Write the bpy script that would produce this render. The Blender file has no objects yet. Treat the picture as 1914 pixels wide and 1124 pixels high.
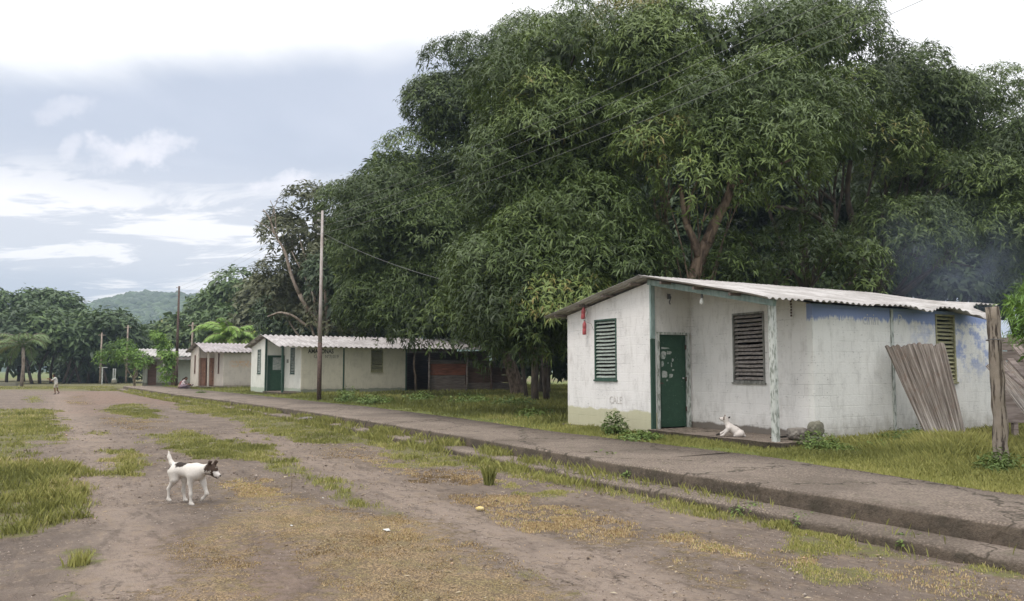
import bpy, math, random
import numpy as np
from mathutils import Vector, Matrix

random.seed(7); RNG = np.random.default_rng(7)
SC = bpy.context.scene; COL = SC.collection
# ------------------------------------------------------------------ camera
F = 1441.; H = 1.6; CX = 957.; CY = 584.; HZ = 690.
PIT = math.atan((HZ - CY) / F)
cam = bpy.data.cameras.new('camera'); camo = bpy.data.objects.new('camera', cam); COL.objects.link(camo)
camo.location = (0, 0, H); camo.rotation_euler = (math.pi / 2 + PIT, 0, 0)
cam.sensor_width = 36; cam.lens = F / 1914 * 36; cam.shift_y = (CY - 562) / 1914
cam.clip_start = .05; cam.clip_end = 6000
SC.camera = camo
# ------------------------------------------------------------------ sky, sun, exposure
SUN_EL = math.radians(58); SUN_AZ = math.radians(215)      # compass azimuth, +Y = 0, clockwise
W = bpy.data.worlds.new('World'); SC.world = W; W.use_nodes = True


class NT:
    def __init__(s, nt):
        s.nt = nt; nt.nodes.clear()
    def n(s, t, **k):
        o = s.nt.nodes.new(t)
        ins = k.pop('ins', {})
        for a, b in k.items(): setattr(o, a, b)
        for a, b in ins.items(): s.set(o.inputs[a], b)
        return o
    def set(s, sock, b):
        if isinstance(b, bpy.types.NodeSocket): s.nt.links.new(b, sock)
        elif isinstance(b, bpy.types.Node): s.nt.links.new(b.outputs[0], sock)
        else:
            if isinstance(b, (tuple, list)) and len(b) == 3 and sock.type == 'RGBA': b = (*b, 1)
            sock.default_value = b
    def m(s, op, a, b=None, c=None, clamp=False):
        o = s.n('ShaderNodeMath', operation=op, use_clamp=clamp)
        for i, q in enumerate((a, b, c)):
            if q is not None: s.set(o.inputs[i], q)
        return o.outputs[0]
    def vm(s, op, a, b=None, scale=None):
        o = s.n('ShaderNodeVectorMath', operation=op)
        s.set(o.inputs[0], a)
        if b is not None: s.set(o.inputs[1], b)
        if scale is not None: s.set(o.inputs[3], scale)
        return o.outputs[1] if op in ('LENGTH', 'DISTANCE', 'DOT_PRODUCT') else o.outputs[0]
    def mix(s, f, a, b, bt='MIX'):
        o = s.n('ShaderNodeMix', data_type='RGBA', blend_type=bt)
        s.set(o.inputs[0], f); s.set(o.inputs[6], a); s.set(o.inputs[7], b)
        return o.outputs[2]
    def ss(s, x, lo, hi, a=0., b=1.):
        o = s.n('ShaderNodeMapRange', interpolation_type='SMOOTHSTEP')
        for i, q in enumerate((x, lo, hi, a, b)): s.set(o.inputs[i], q)
        return o.outputs[0]
    def noise(s, vec, scale, det=3, rough=.55, dist=0):
        o = s.n('ShaderNodeTexNoise'); s.set(o.inputs['Vector'], vec)
        o.inputs['Scale'].default_value = scale; o.inputs['Detail'].default_value = det
        o.inputs['Roughness'].default_value = rough; o.inputs['Distortion'].default_value = dist
        return o.outputs[0]
    def mapv(s, vec, loc=(0, 0, 0), scale=(1, 1, 1)):
        o = s.n('ShaderNodeMapping'); s.set(o.inputs[0], vec)
        o.inputs[1].default_value = loc; o.inputs[3].default_value = scale
        return o.outputs[0]


t = NT(W.node_tree)
tc = t.n('ShaderNodeTexCoord').outputs['Generated']
sep = t.n('ShaderNodeSeparateXYZ', ins={0: tc})
X_, Y_, Z_ = sep.outputs
sky = t.n('ShaderNodeTexSky'); sky.sky_type = 'NISHITA'; sky.sun_disc = False
sky.sun_elevation = SUN_EL; sky.sun_rotation = SUN_AZ; sky.air_density = 1.5; sky.dust_density = 3
skyc = t.vm('SCALE', sky.outputs[0], scale=.10)
zp = t.m('MAXIMUM', Z_, 0.0)
inv = t.m('DIVIDE', 1.0, t.m('ADD', zp, .12))
pl = t.n('ShaderNodeCombineXYZ', ins={0: t.m('MULTIPLY', X_, inv), 1: t.m('MULTIPLY', Y_, inv), 2: 0.})
n1 = t.noise(pl, .9, 6, .55, .3)
n2 = t.noise(t.mapv(pl, (3.1, 7.7, 1), (.8, 1.3, 1)), 1.7, 7, .62, .5)
# grey-blue stratus deck with a brighter lid overhead and a broken bright band low down
azr = t.m('DIVIDE', X_, t.m('MAXIMUM', Y_, .05))            # tan of azimuth
lidh = t.m('MINIMUM', t.m('ADD', t.m('MULTIPLY', azr, .17), .405), .385)
wob = t.m('MULTIPLY', t.m('SUBTRACT', n1, .5), .11)
lid = t.ss(t.m('ADD', Z_, wob), t.m('SUBTRACT', lidh, .015), t.m('ADD', lidh, .04))
lid2 = t.ss(azr, .05, .55)                                   # the deck thins to white on the right
lowb = t.m('MULTIPLY', t.ss(t.m('ADD', Z_, t.m('MULTIPLY', wob, .6)), .085, .14),
           t.ss(t.m('ADD', Z_, t.m('MULTIPLY', wob, .5)), .26, .17))
brk = t.ss(n2, .46, .56)
band = t.m('MULTIPLY', lowb, t.m('ADD', .35, t.m('MULTIPLY', brk, .8)), clamp=True)
vlow = t.m('MULTIPLY', t.ss(Z_, .02, .06), t.ss(Z_, .13, .09))
band2 = t.m('MULTIPLY', vlow, t.ss(n2, .50, .60))
deck = t.mix(t.ss(n1, .3, .7), (.535, .585, .70), (.62, .66, .77))
deck = t.mix(t.ss(Z_, .3, .1), deck, (.53, .57, .66))
c = t.mix(t.m('MULTIPLY', t.ss(Z_, .12, .05), .6), deck, (.58, .61, .68))
c = t.mix(t.m('MULTIPLY', band, .95), c, (1.08, 1.05, 1.06))
c = t.mix(t.m('MULTIPLY', band2, .85), c, (1.12, 1.07, 1.05))


def puff(az, el, ra, re, amt, seed):
    # a small cumulus scrap round one direction of the sky
    w1_ = t.noise(t.mapv(tc, (seed, 2, 0)), 9, 5, .65); w2_ = t.noise(t.mapv(tc, (seed, 8, 3)), 13, 5, .65)
    a = t.m('ADD', t.m('DIVIDE', t.m('SUBTRACT', azr, az), ra), t.m('MULTIPLY', t.m('SUBTRACT', w1_, .5), 3.5)); e = t.m('DIVIDE', t.m('SUBTRACT', Z_, el), re)
    e = t.m('ADD', t.m('SUBTRACT', e, t.m('MULTIPLY', a, .8)), t.m('MULTIPLY', t.m('SUBTRACT', w2_, .5), 5.))
    d = t.m('ADD', t.m('MULTIPLY', a, a), t.m('MULTIPLY', e, e))
    nn = t.noise(t.mapv(tc, (seed, 0, 0), (1, 1, 1.6)), 16, 5, .6)
    return t.m('MULTIPLY', t.ss(t.m('ADD', d, t.m('MULTIPLY', t.m('SUBTRACT', nn, .5), -3.4)), 1.7, -.3), amt)


for q in ((-.485, .250, .060, .017, .8, 1.), (-.585, .243, .014, .015, .45, 4.), (-.31, .228, .035, .009, .75, 6.), (-.60, .285, .035, .010, .35, 9.)):
    c = t.mix(t.m('MULTIPLY', puff(*q), t.ss(Y_, 0, .1)), c, (1.0, .97, 1.02))
c = t.mix(t.m('MAXIMUM', lid, t.m('MULTIPLY', lid2, t.ss(Z_, .12, .3))), c, (1.13, 1.12, 1.12))
c = t.mix(t.ss(Z_, .43, .72), c, (1.95, 1.93, 1.95))      # brightest overhead
c = t.mix(.08, c, skyc)
c = t.mix(t.ss(Z_, 0.0, -.05), c, (.35, .34, .30))
bg = t.n('ShaderNodeBackground', ins={0: c, 1: 1.0})
t.n('ShaderNodeOutputWorld', ins={0: bg})
sd = bpy.data.lights.new('sun', 'SUN'); sun = bpy.data.objects.new('sun', sd); COL.objects.link(sun)
sd.energy = 1.3; sd.angle = math.radians(18); sd.color = (1, .95, .88)
sdir = Vector((math.sin(SUN_AZ) * math.cos(SUN_EL), math.cos(SUN_AZ) * math.cos(SUN_EL), math.sin(SUN_EL)))
sun.rotation_euler = sdir.to_track_quat('Z', 'Y').to_euler()
SC.view_settings.view_transform = 'Standard'; SC.view_settings.look = 'None'
SC.view_settings.exposure = 0.22; SC.view_settings.gamma = 1
SC.cycles.max_bounces = 6; SC.cycles.diffuse_bounces = 3; SC.cycles.transparent_max_bounces = 6
SC.cycles.use_denoising = True

# ------------------------------------------------------------------ helpers
fwv = np.array([0, math.cos(PIT), math.sin(PIT)]); upv = np.array([0, -math.sin(PIT), math.cos(PIT)])


def ray(x, y): return fwv + np.array([1., 0, 0]) * (x - CX) / F - upv * (y - CY) / F
def atz(x, y, z=0.):
    r = ray(x, y); return np.array([0, 0, H]) + r * (z - H) / r[2]
def atY(x, y, Y):
    r = ray(x, y); return np.array([0, 0, H]) + r * Y / r[1]


def tag(o, label=None, cat=None, group=None, kind=None):
    if label: o['label'] = label
    if cat: o['category'] = cat
    if group: o['group'] = group
    if kind: o['kind'] = kind
    return o


def thing(name, label, cat, loc=(0, 0, 0), rz=0, group=None):
    o = bpy.data.objects.new(name, None); COL.objects.link(o)
    o.location = loc; o.rotation_euler = (0, 0, rz); o.empty_display_size = .2
    return tag(o, label, cat, group)


def npmesh(name, V, Fc, mat, parent=None, smooth=False, attrs=None, cols=None):
    """V (n,3), Fc (m,k) all faces the same size, or a list of index lists"""
    me = bpy.data.meshes.new(name)
    V = np.asarray(V, np.float32)
    if isinstance(Fc, np.ndarray):
        k = Fc.shape[1]; m = len(Fc)
        me.vertices.add(len(V)); me.vertices.foreach_set('co', V.ravel())
        me.loops.add(m * k); me.loops.foreach_set('vertex_index', Fc.astype(np.int32).ravel())
        me.polygons.add(m); me.polygons.foreach_set('loop_start', np.arange(0, m * k, k, dtype=np.int32))
        me.polygons.foreach_set('loop_total', np.full(m, k, np.int32))
        me.update(calc_edges=True)
    else:
        me.from_pydata(V.tolist(), [], Fc); me.update()
    if smooth: me.polygons.foreach_set('use_smooth', np.ones(len(me.polygons), bool))
    for a, b in (attrs or {}).items():
        at = me.attributes.new(a, 'FLOAT', 'POINT'); at.data.foreach_set('value', np.asarray(b, np.float32))
    if cols is not None:
        at = me.color_attributes.new('col', 'FLOAT_COLOR', 'POINT')
        at.data.foreach_set('color', np.hstack([cols, np.ones((len(cols), 1))]).astype(np.float32).ravel())
    if mat: me.materials.append(mat)
    me.validate(verbose=False)
    o = bpy.data.objects.new(name, me); COL.objects.link(o)
    if parent: o.parent = parent
    return o


class MB:
    def __init__(s): s.v = []; s.f = []
    def add(s, v, f):
        k = len(s.v); s.v += [tuple(map(float, p)) for p in v]; s.f += [[i + k for i in q] for q in f]; return s
    def box(s, a, b):
        x0, y0, z0 = (min(a[i], b[i]) for i in range(3)); x1, y1, z1 = (max(a[i], b[i]) for i in range(3))
        return s.add([(x0, y0, z0), (x1, y0, z0), (x1, y1, z0), (x0, y1, z0), (x0, y0, z1), (x1, y0, z1), (x1, y1, z1), (x0, y1, z1)],
                     [[0, 3, 2, 1], [4, 5, 6, 7], [0, 1, 5, 4], [1, 2, 6, 5], [2, 3, 7, 6], [3, 0, 4, 7]])
    def hexa(s, bot, top):
        return s.add(list(bot) + list(top), [[0, 3, 2, 1], [4, 5, 6, 7], [0, 1, 5, 4], [1, 2, 6, 5], [2, 3, 7, 6], [3, 0, 4, 7]])
    def beam(s, a, b, w, h, up=(0, 0, 1)):
        a = Vector(a); b = Vector(b); d = (b - a).normalized(); u = Vector(up)
        sx = d.cross(u).normalized() * w / 2; sy = sx.cross(d).normalized() * h / 2
        return s.hexa([a - sx - sy, a + sx - sy, b + sx - sy, b - sx - sy], [a - sx + sy, a + sx + sy, b + sx + sy, b - sx + sy])
    def tube(s, pts, rad, n=8, cap=True, jit=0):
        pts = [Vector(p) for p in pts]
        if not hasattr(rad, '__len__'): rad = [rad] * len(pts)
        k = len(s.v); ref = Vector((.31, .87, .21))
        for i, p in enumerate(pts):
            d = (pts[min(i + 1, len(pts) - 1)] - pts[max(i - 1, 0)]).normalized()
            a = d.cross(ref).normalized(); b = d.cross(a)
            for j in range(n):
                an = 2 * math.pi * j / n; r = rad[i] * (1 + jit * random.uniform(-1, 1))
                s.v.append(tuple(p + (a * math.cos(an) + b * math.sin(an)) * r))
        for i in range(len(pts) - 1):
            for j in range(n):
                s.f.append([k + i * n + j, k + i * n + (j + 1) % n, k + (i + 1) * n + (j + 1) % n, k + (i + 1) * n + j])
        if cap:
            s.f.append([k + j for j in range(n)][::-1]); s.f.append([k + (len(pts) - 1) * n + j for j in range(n)])
        return s
    def lathe(s, prof, c=(0, 0, 0), n=12):
        k = len(s.v)
        for r, z in prof:
            for j in range(n):
                an = 2 * math.pi * j / n; s.v.append((c[0] + r * math.cos(an), c[1] + r * math.sin(an), c[2] + z))
        for i in range(len(prof) - 1):
            for j in range(n): s.f.append([k + i * n + j, k + i * n + (j + 1) % n, k + (i + 1) * n + (j + 1) % n, k + (i + 1) * n + j])
        s.f.append([k + j for j in range(n)][::-1]); s.f.append([k + (len(prof) - 1) * n + j for j in range(n)])
        return s
    def build(s, name, mat, parent=None, smooth=False, bevel=0, loc=None):
        o = npmesh(name, s.v, s.f, mat, parent, smooth)
        if loc is not None: o.location = loc
        if bevel:
            b = o.modifiers.new('bevel', 'BEVEL'); b.width = bevel; b.segments = 1; b.limit_method = 'ANGLE'
        return o


def vnoise(x, y, seed=0, octv=4, f=1.):
    x = np.asarray(x, float) * f; y = np.asarray(y, float) * f; out = 0; amp = 1; tot = 0
    for o in range(octv):
        xi = np.floor(x).astype(np.int64); yi = np.floor(y).astype(np.int64); fx = x - xi; fy = y - yi
        fx = fx * fx * (3 - 2 * fx); fy = fy * fy * (3 - 2 * fy)
        def h(a, b):
            q = (a * 374761393 + b * 668265263 + (seed + o * 17) * 1442695041) & 0x7fffffff
            q = ((q ^ (q >> 13)) * 1274126177) & 0x7fffffff
            return ((q ^ (q >> 16)) & 0xffff) / 65535.
        v = (h(xi, yi) * (1 - fx) + h(xi + 1, yi) * fx) * (1 - fy) + (h(xi, yi + 1) * (1 - fx) + h(xi + 1, yi + 1) * fx) * fy
        out = out + v * amp; tot += amp; amp *= .5; x = x * 2.03 + 11.3; y = y * 2.03 + 5.7
    return out / tot


def polysd(px, py, poly):
    """signed distance, positive inside"""
    poly = np.asarray(poly)[:, :2]; d = np.full(px.shape, 1e9); ins = np.zeros(px.shape, bool)
    for i in range(len(poly)):
        a = poly[i]; b = poly[(i + 1) % len(poly)]; e = b - a
        wx = px - a[0]; wy = py - a[1]; tt = np.clip((wx * e[0] + wy * e[1]) / (e @ e + 1e-12), 0, 1)
        d = np.minimum(d, (wx - e[0] * tt) ** 2 + (wy - e[1] * tt) ** 2)
        c1 = (a[1] <= py) != (b[1] <= py)
        with np.errstate(divide='ignore', invalid='ignore'):
            xx = a[0] + (py - a[1]) / (b[1] - a[1] if b[1] != a[1] else 1e-9) * e[0]
        ins ^= c1 & (px < xx)
    return np.where(ins, 1, -1) * np.sqrt(d)


def sdf_mesh(name, caps, vox, k, colf, mat, parent=None):
    """one continuous skin round tapered bones: smooth union, surface nets"""
    P = np.array([c[0] for c in caps] + [c[1] for c in caps]); R = max(max(c[2], c[3]) for c in caps) + 3 * vox + k
    lo = P.min(0) - R; n = np.ceil((P.max(0) + R - lo) / vox).astype(int) + 1
    ax = [lo[i] + vox * np.arange(n[i]) for i in range(3)]
    G = np.stack(np.meshgrid(*ax, indexing='ij'), -1); acc = np.zeros(n); best = np.full(n, 1e9); bid = np.zeros(n, int)
    for i, (a, b, ra, rb, *_r) in enumerate(caps):
        a = np.array(a, float); e = np.array(b, float) - a; w = G - a
        tt = np.clip((w @ e) / (e @ e + 1e-9), 0, 1)
        d = np.linalg.norm(w - tt[..., None] * e, axis=-1) - (ra + (rb - ra) * tt)
        acc += np.exp(-np.clip(d / k, -40, 40)); m = d < best; best[m] = d[m]; bid[m] = i
    Fd = -k * np.log(np.maximum(acc, 1e-18))
    s = Fd < 0; cs = tuple(q - 1 for q in n)
    sm = np.zeros(cs + (3,)); ct = np.zeros(cs)
    for axx in range(3):
        o1, o2 = [q for q in range(3) if q != axx]
        for da in (0, 1):
            for db in (0, 1):
                sl0 = [None] * 3; sl1 = [None] * 3
                sl0[axx] = slice(0, n[axx] - 1); sl1[axx] = slice(1, n[axx])
                sl0[o1] = sl1[o1] = slice(da, n[o1] - 1 + da); sl0[o2] = sl1[o2] = slice(db, n[o2] - 1 + db)
                f0 = Fd[tuple(sl0)]; f1 = Fd[tuple(sl1)]; cr = (f0 < 0) != (f1 < 0)
                tt = np.where(cr, f0 / np.where(f0 == f1, 1, f0 - f1), 0)
                p = np.zeros(cs + (3,)); p[..., axx] = tt; p[..., o1] = da; p[..., o2] = db
                sm += p * cr[..., None]; ct += cr
    act = ct > 0; idx = -np.ones(cs, int); idx[act] = np.arange(act.sum())
    ijk = np.argwhere(act); V = lo + vox * (ijk + sm[act] / ct[act][:, None])
    quads = []
    for axx in range(3):
        o1, o2 = (axx + 1) % 3, (axx + 2) % 3
        sl0 = [slice(1, n[q] - 1) for q in range(3)]; sl0[axx] = slice(0, n[axx] - 1)
        sl1 = list(sl0); sl1[axx] = slice(1, n[axx])
        a = s[tuple(sl0)]; b = s[tuple(sl1)]; cr = a != b; pos = np.argwhere(cr)
        base = pos.copy()
        for q in (o1, o2): base[:, q] += 1
        def g(d1, d2):
            c = base.copy(); c[:, o1] += d1; c[:, o2] += d2; return idx[c[:, 0], c[:, 1], c[:, 2]]
        q4 = np.stack([g(-1, -1), g(0, -1), g(0, 0), g(-1, 0)], 1)
        fl = ~a[cr]; q4[fl] = q4[fl][:, ::-1]; quads.append(q4)
    Q = np.concatenate(quads); Q = Q[(Q >= 0).all(1)]
    ids = bid[ijk[:, 0], ijk[:, 1], ijk[:, 2]]
    o = npmesh(name, V, Q, mat, parent, True, cols=colf(V, ids))
    return o


# ------------------------------------------------------------------ materials
def mat(name, rough=.8, spec=.3):
    m = bpy.data.materials.new(name); m.use_nodes = True; tt = NT(m.node_tree)
    b = tt.n('ShaderNodeBsdfPrincipled'); b.inputs['Roughness'].default_value = rough
    b.inputs['Specular IOR Level'].default_value = spec
    tt.n('ShaderNodeOutputMaterial', ins={0: b.outputs[0]}); tt.b = b
    tt.obj = tt.n('ShaderNodeTexCoord').outputs['Object']; tt.geo = tt.n('ShaderNodeNewGeometry').outputs['Position']
    return m, tt


def bump(tt, h, dist, strength=1.):
    o = tt.n('ShaderNodeBump', ins={'Height': h}); o.inputs['Distance'].default_value = dist; o.inputs['Strength'].default_value = strength
    tt.set(tt.b.inputs['Normal'], o.outputs[0])


def plain(name, a, b2=None, scale=8, rough=.8, spec=.3, bmp=.0, stretch=(1, 1, 1), lo=.35, hi=.65):
    m, tt = mat(name, rough, spec)
    v = tt.mapv(tt.obj, (0, 0, 0), stretch); n = tt.noise(v, scale, 5, .6)
    tt.set(tt.b.inputs['Base Color'], tt.mix(tt.ss(n, lo, hi), a, b2 or tuple(q * .7 for q in a)))
    if bmp: bump(tt, n, bmp)
    return m


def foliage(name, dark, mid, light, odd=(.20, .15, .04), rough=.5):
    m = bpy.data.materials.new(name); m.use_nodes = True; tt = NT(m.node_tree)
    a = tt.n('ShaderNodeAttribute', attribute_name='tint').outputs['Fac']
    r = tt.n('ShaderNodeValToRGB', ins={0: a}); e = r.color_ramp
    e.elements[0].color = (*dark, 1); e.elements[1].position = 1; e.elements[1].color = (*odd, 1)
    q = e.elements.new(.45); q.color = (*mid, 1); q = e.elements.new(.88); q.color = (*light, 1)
    b = tt.n('ShaderNodeBsdfPrincipled', ins={'Base Color': r.outputs[0], 'Roughness': rough})
    b.inputs['Specular IOR Level'].default_value = .35
    tr = tt.n('ShaderNodeBsdfTranslucent', ins={0: tt.mix(.5, r.outputs[0], (light[0], light[1], light[2] * .5))})
    mx = tt.n('ShaderNodeMixShader', ins={0: .14, 1: b.outputs[0], 2: tr.outputs[0]})
    tt.n('ShaderNodeOutputMaterial', ins={0: mx.outputs[0]})
    return m


M = {}
M['leaf_mango'] = foliage('mango_leaves', (.026, .042, .012), (.074, .112, .028), (.175, .235, .060), (.23, .19, .06))
M['leaf_dark'] = foliage('dark_leaves', (.020, .036, .016), (.045, .072, .028), (.08, .125, .04))
M['leaf_dry'] = foliage('dull_leaves', (.055, .062, .034), (.12, .13, .065), (.14, .15, .075), (.2, .16, .1))
M['leaf_far'] = foliage('far_leaves', (.036, .062, .026), (.085, .135, .05), (.15, .215, .075))
M['leaf_bright'] = foliage('bright_leaves', (.06, .12, .02), (.13, .24, .035), (.26, .38, .07), (.36, .32, .08))
M['grass'] = foliage('grass_blades', (.12, .13, .035), (.255, .26, .075), (.40, .375, .13), (.50, .41, .22), .65)
M['weed'] = foliage('weed_leaves', (.05, .08, .02), (.11, .165, .04), (.20, .27, .07), (.2, .2, .06), .6)
M['moss'] = foliage('dry_litter', (.14, .095, .055), (.42, .30, .16), (.60, .47, .28), (.34, .33, .12), .8)
M['bark'] = plain('bark', (.25, .185, .135), (.09, .065, .05), 9, .9, .2, .03, (1, 1, .35))
M['bark_pale'] = plain('pale_bark', (.36, .30, .25), (.19, .15, .12), 6, .9, .2, .02, (1, 1, .4))
M['bark_dark'] = plain('dark_bark', (.09, .07, .055), (.045, .036, .03), 6, .9, .2, .02, (1, 1, .4))
m, tt = mat('split_grey_wood', .9, .2); n = tt.noise(tt.mapv(tt.obj, (0, 0, 0), (1, 1, .07)), 26, 5, .65); n2 = tt.noise(tt.obj, 4, 4, .6)
c = tt.mix(tt.ss(n, .42, .52), (.045, .035, .03), (.27, .23, .19)); c = tt.mix(tt.ss(n2, .4, .7), c, tt.mix(.5, c, (.16, .13, .09)))
tt.set(tt.b.inputs['Base Color'], c); bump(tt, n, .03); M['split_wood'] = m
M['dark'] = plain('unlit_room_black', (.012, .012, .012), (.02, .018, .016), 3, .9, .1)  # near black colour stands in for the shade inside the rooms
M['white_trim'] = plain('chipped_white_paint', (.50, .52, .49), (.22, .24, .21), 22, .8, .3, .003, (1, 1, .3), .45, .6)
M['green_trim'] = plain('dark_green_paint', (.028, .068, .048), (.06, .095, .075), 10, .6, .4, 0, (1, 1, .4), .5, .8)
M['pale_green'] = plain('pale_bluish_green_paint', (.30, .38, .37), (.19, .26, .24), 12, .7, .3, 0, (1, 1, .3))
M['brown_door'] = plain('brown_door_paint', (.30, .17, .12), (.24, .13, .09), 5, .6, .3)
M['frame_grey'] = plain('grey_frame_paint', (.26, .255, .235), (.12, .12, .105), 16, .8, .3, 0, (1, 1, .3))
M['slat_grey'] = plain('grey_green_louvre_paint', (.36, .40, .36), (.22, .25, .215), 14, .7, .3, 0, (1, 1, 3))
M['slat_brown'] = plain('dusty_brown_louvre', (.34, .305, .275), (.17, .145, .13), 14, .7, .3, 0, (1, 1, 3))
M['slat_olive'] = plain('olive_louvre_paint', (.34, .33, .20), (.22, .21, .12), 14, .7, .3)
M['rust'] = plain('rusty_steel', (.125, .085, .068), (.07, .045, .038), 14, .8, .3)
M['metal'] = plain('galvanised_steel', (.42, .41, .41), (.32, .30, .30), 9, .5, .5)
M['pole_grey'] = plain('chalky_grey_pole', (.46, .42, .405), (.33, .27, .245), 6, .7, .4, 0, (1, 1, .3))
M['line'] = plain('aluminium_line', (.22, .22, .22), (.18, .18, .18), 5, .5, .4)
M['wire'] = plain('wire', (.12, .12, .12), (.10, .10, .10), 5, .6, .3)
M['red'] = plain('faded_red_plastic', (.42, .07, .08), (.30, .10, .10), 18, .45, .4)
M['glass_bulb'] = plain('bulb_glass', (.75, .75, .72), (.68, .68, .66), 3, .15, .5)
M['stone'] = plain('grey_stone', (.22, .20, .175), (.10, .085, .075), 7, .9, .2, .02)
M['plank_red'] = plain('red_brown_plank', (.36, .14, .09), (.20, .085, .06), 5, .85, .2, .004, (.35, 1, 4))
M['plank_grey'] = plain('grey_plank', (.26, .215, .195), (.15, .12, .105), 5, .85, .2, .004, (.35, 1, 4))
M['plank_dark'] = plain('dark_plank', (.20, .12, .095), (.12, .075, .06), 5, .85, .2, .004, (.35, 1, 4))
M['ink'] = plain('black_lettering', (.03, .03, .025), (.07, .065, .055), 40, .8, .2)
M['ink2'] = plain('faded_lettering', (.16, .155, .13), (.26, .25, .21), 40, .8, .2)
M['paper'] = plain('weathered_paper', (.40, .42, .40), (.16, .21, .18), 20, .8, .2, 0, (1, 1, 1), .4, .7)


def wall_mat(name, paint, worn, base, baseh, grime=.25, blue=False, orange=False, course=.19):
    m, tt = mat(name, .85, .2); o = tt.obj; s = tt.n('ShaderNodeSeparateXYZ', ins={0: o}); x, y, z = s.outputs
    h = tt.m('ADD', x, y)
    v = tt.n('ShaderNodeCombineXYZ', ins={0: h, 1: z, 2: 0.})
    n1 = tt.noise(v, 1.3, 6, .62); n2 = tt.noise(tt.mapv(v, (5, 2, 0), (1, .35, 1)), 5, 6, .7)
    n3 = tt.noise(tt.mapv(v, (9, 1, 0), (1.0, 1.6, 1)), 16, 4, .65)
    c = tt.mix(tt.m('MULTIPLY', tt.ss(n2, .48, .68), .55), paint, worn)
    c = tt.mix(tt.m('MULTIPLY', tt.ss(n1, .45, .72), .45), c, tuple(q * .82 for q in paint))
    chips = tt.m('MULTIPLY', tt.ss(n3, .60, .66), tt.ss(n1, .38, .62))
    c = tt.mix(tt.m('MULTIPLY', chips, .65), c, tuple(q * .5 for q in worn))
    ns = tt.noise(tt.mapv(v, (2, 0, 0), (1, .09, 1)), 9, 5, .7)      # rain streaks
    c = tt.mix(tt.m('MULTIPLY', tt.m('MULTIPLY', tt.ss(ns, .52, .68), tt.ss(n1, .62, .40)), .26), c, (.34, .31, .27))
    nf_ = tt.noise(tt.mapv(v, (6, 0, 0), (1, 2.2, 1)), 34, 3, .7); c = tt.mix(tt.m('MULTIPLY', tt.m('MULTIPLY', tt.ss(nf_, .66, .70), tt.ss(n2, .5, .6)), .8), c, (.16, .145, .125))
    if blue:
        ne = tt.noise(tt.mapv(v, (1, 0, 0), (1, .25, 1)), 7, 4, .7); nb = tt.noise(v, 3.3, 6, .7)
        zz = tt.m('ADD', z, tt.m('MULTIPLY', tt.m('SUBTRACT', ne, .5), .45))
        top = tt.ss(zz, 2.45, 2.53)
        rgt = tt.m('MULTIPLY', tt.ss(x, 3.0, 5.2), tt.m('MULTIPLY', tt.ss(nb, .46, .60), tt.ss(z, 1.2, 1.9)))
        pb = tt.m('MAXIMUM', tt.m('MULTIPLY', top, .95), tt.m('MULTIPLY', rgt, .8))
        c = tt.mix(pb, c, (.235, .30, .52))
    if orange:
        no = tt.noise(tt.mapv(v, (2, 0, 0), (1, 1, 1)), 6, 5, .7)
        mk = tt.m('MULTIPLY', tt.ss(tt.m('ABSOLUTE', tt.m('SUBTRACT', z, 1.95)), .35, .1), tt.ss(tt.m('ABSOLUTE', tt.m('SUBTRACT', x, 2.6)), 1.4, .8))
        c = tt.mix(tt.m('MULTIPLY', tt.m('MULTIPLY', mk, tt.ss(no, .42, .6)), .6), c, (.62, .36, .17))
    nb2 = tt.noise(v, 2.2, 5, .6)
    zz = tt.m('ADD', z, tt.m('MULTIPLY', tt.m('SUBTRACT', nb2, .5), .22))
    c = tt.mix(tt.ss(zz, baseh + .03, baseh - .02), c, base)
    # splashed mud and algae stains with ragged tops
    ng = tt.noise(tt.mapv(v, (3, 3, 0), (1, .5, 1)), 6, 6, .7)
    gg = tt.m('MULTIPLY', tt.ss(tt.m('ADD', z, tt.m('MULTIPLY', tt.m('SUBTRACT', ng, .5), .9)), .85, .35), grime)
    c = tt.mix(gg, c, (.16, .135, .09))
    # block joints under the paint
    br = tt.n('ShaderNodeTexBrick', ins={'Vector': v, 'Scale': 1.0, 'Color1': (1, 1, 1, 1), 'Color2': (.93, .93, .93, 1), 'Mortar': (.35, .35, .35, 1)})
    br.inputs['Mortar Size'].default_value = .008; br.inputs['Brick Width'].default_value = .4; br.inputs['Row Height'].default_value = course
    br.inputs['Mortar Smooth'].default_value = .6
    c = tt.mix(tt.m('MULTIPLY', .34, tt.ss(n1, .46, .64)), c, br.outputs[0], 'MULTIPLY')
    tt.set(tt.b.inputs['Base Color'], c)
    hgt = tt.m('ADD', tt.m('MULTIPLY', br.outputs[1], -.25), tt.m('MULTIPLY', n3, .8))
    bump(tt, hgt, .006)
    return m


M['wall1'] = wall_mat('chipped_pinkish_white_paint', (.74, .72, .705), (.50, .475, .455), (.50, .48, .34), .74, .12)
M['wall1c'] = wall_mat('worn_grey_white_paint', (.70, .685, .66), (.47, .455, .43), (.17, .15, .135), .53, .25)
M['wall1b'] = wall_mat('white_paint_with_blue_remnants', (.71, .705, .67), (.49, .485, .455), (.42, .40, .33), .35, .5, blue=True)
M['wall2'] = wall_mat('cream_paint', (.58, .54, .44), (.44, .41, .33), (.22, .25, .20), .55, .3)
M['wall2a'] = wall_mat('bright_white_paint', (.66, .66, .60), (.50, .50, .45), (.42, .47, .38), .58, .12)
M['wall3'] = wall_mat('dusty_cream_paint', (.55, .50, .44), (.40, .36, .32), (.40, .37, .30), .4, .25)
M['wall3b'] = wall_mat('cream_paint_with_orange_writing_rubbed_off', (.56, .51, .45), (.42, .38, .34), (.36, .32, .27), .5, .3, orange=True)
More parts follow.
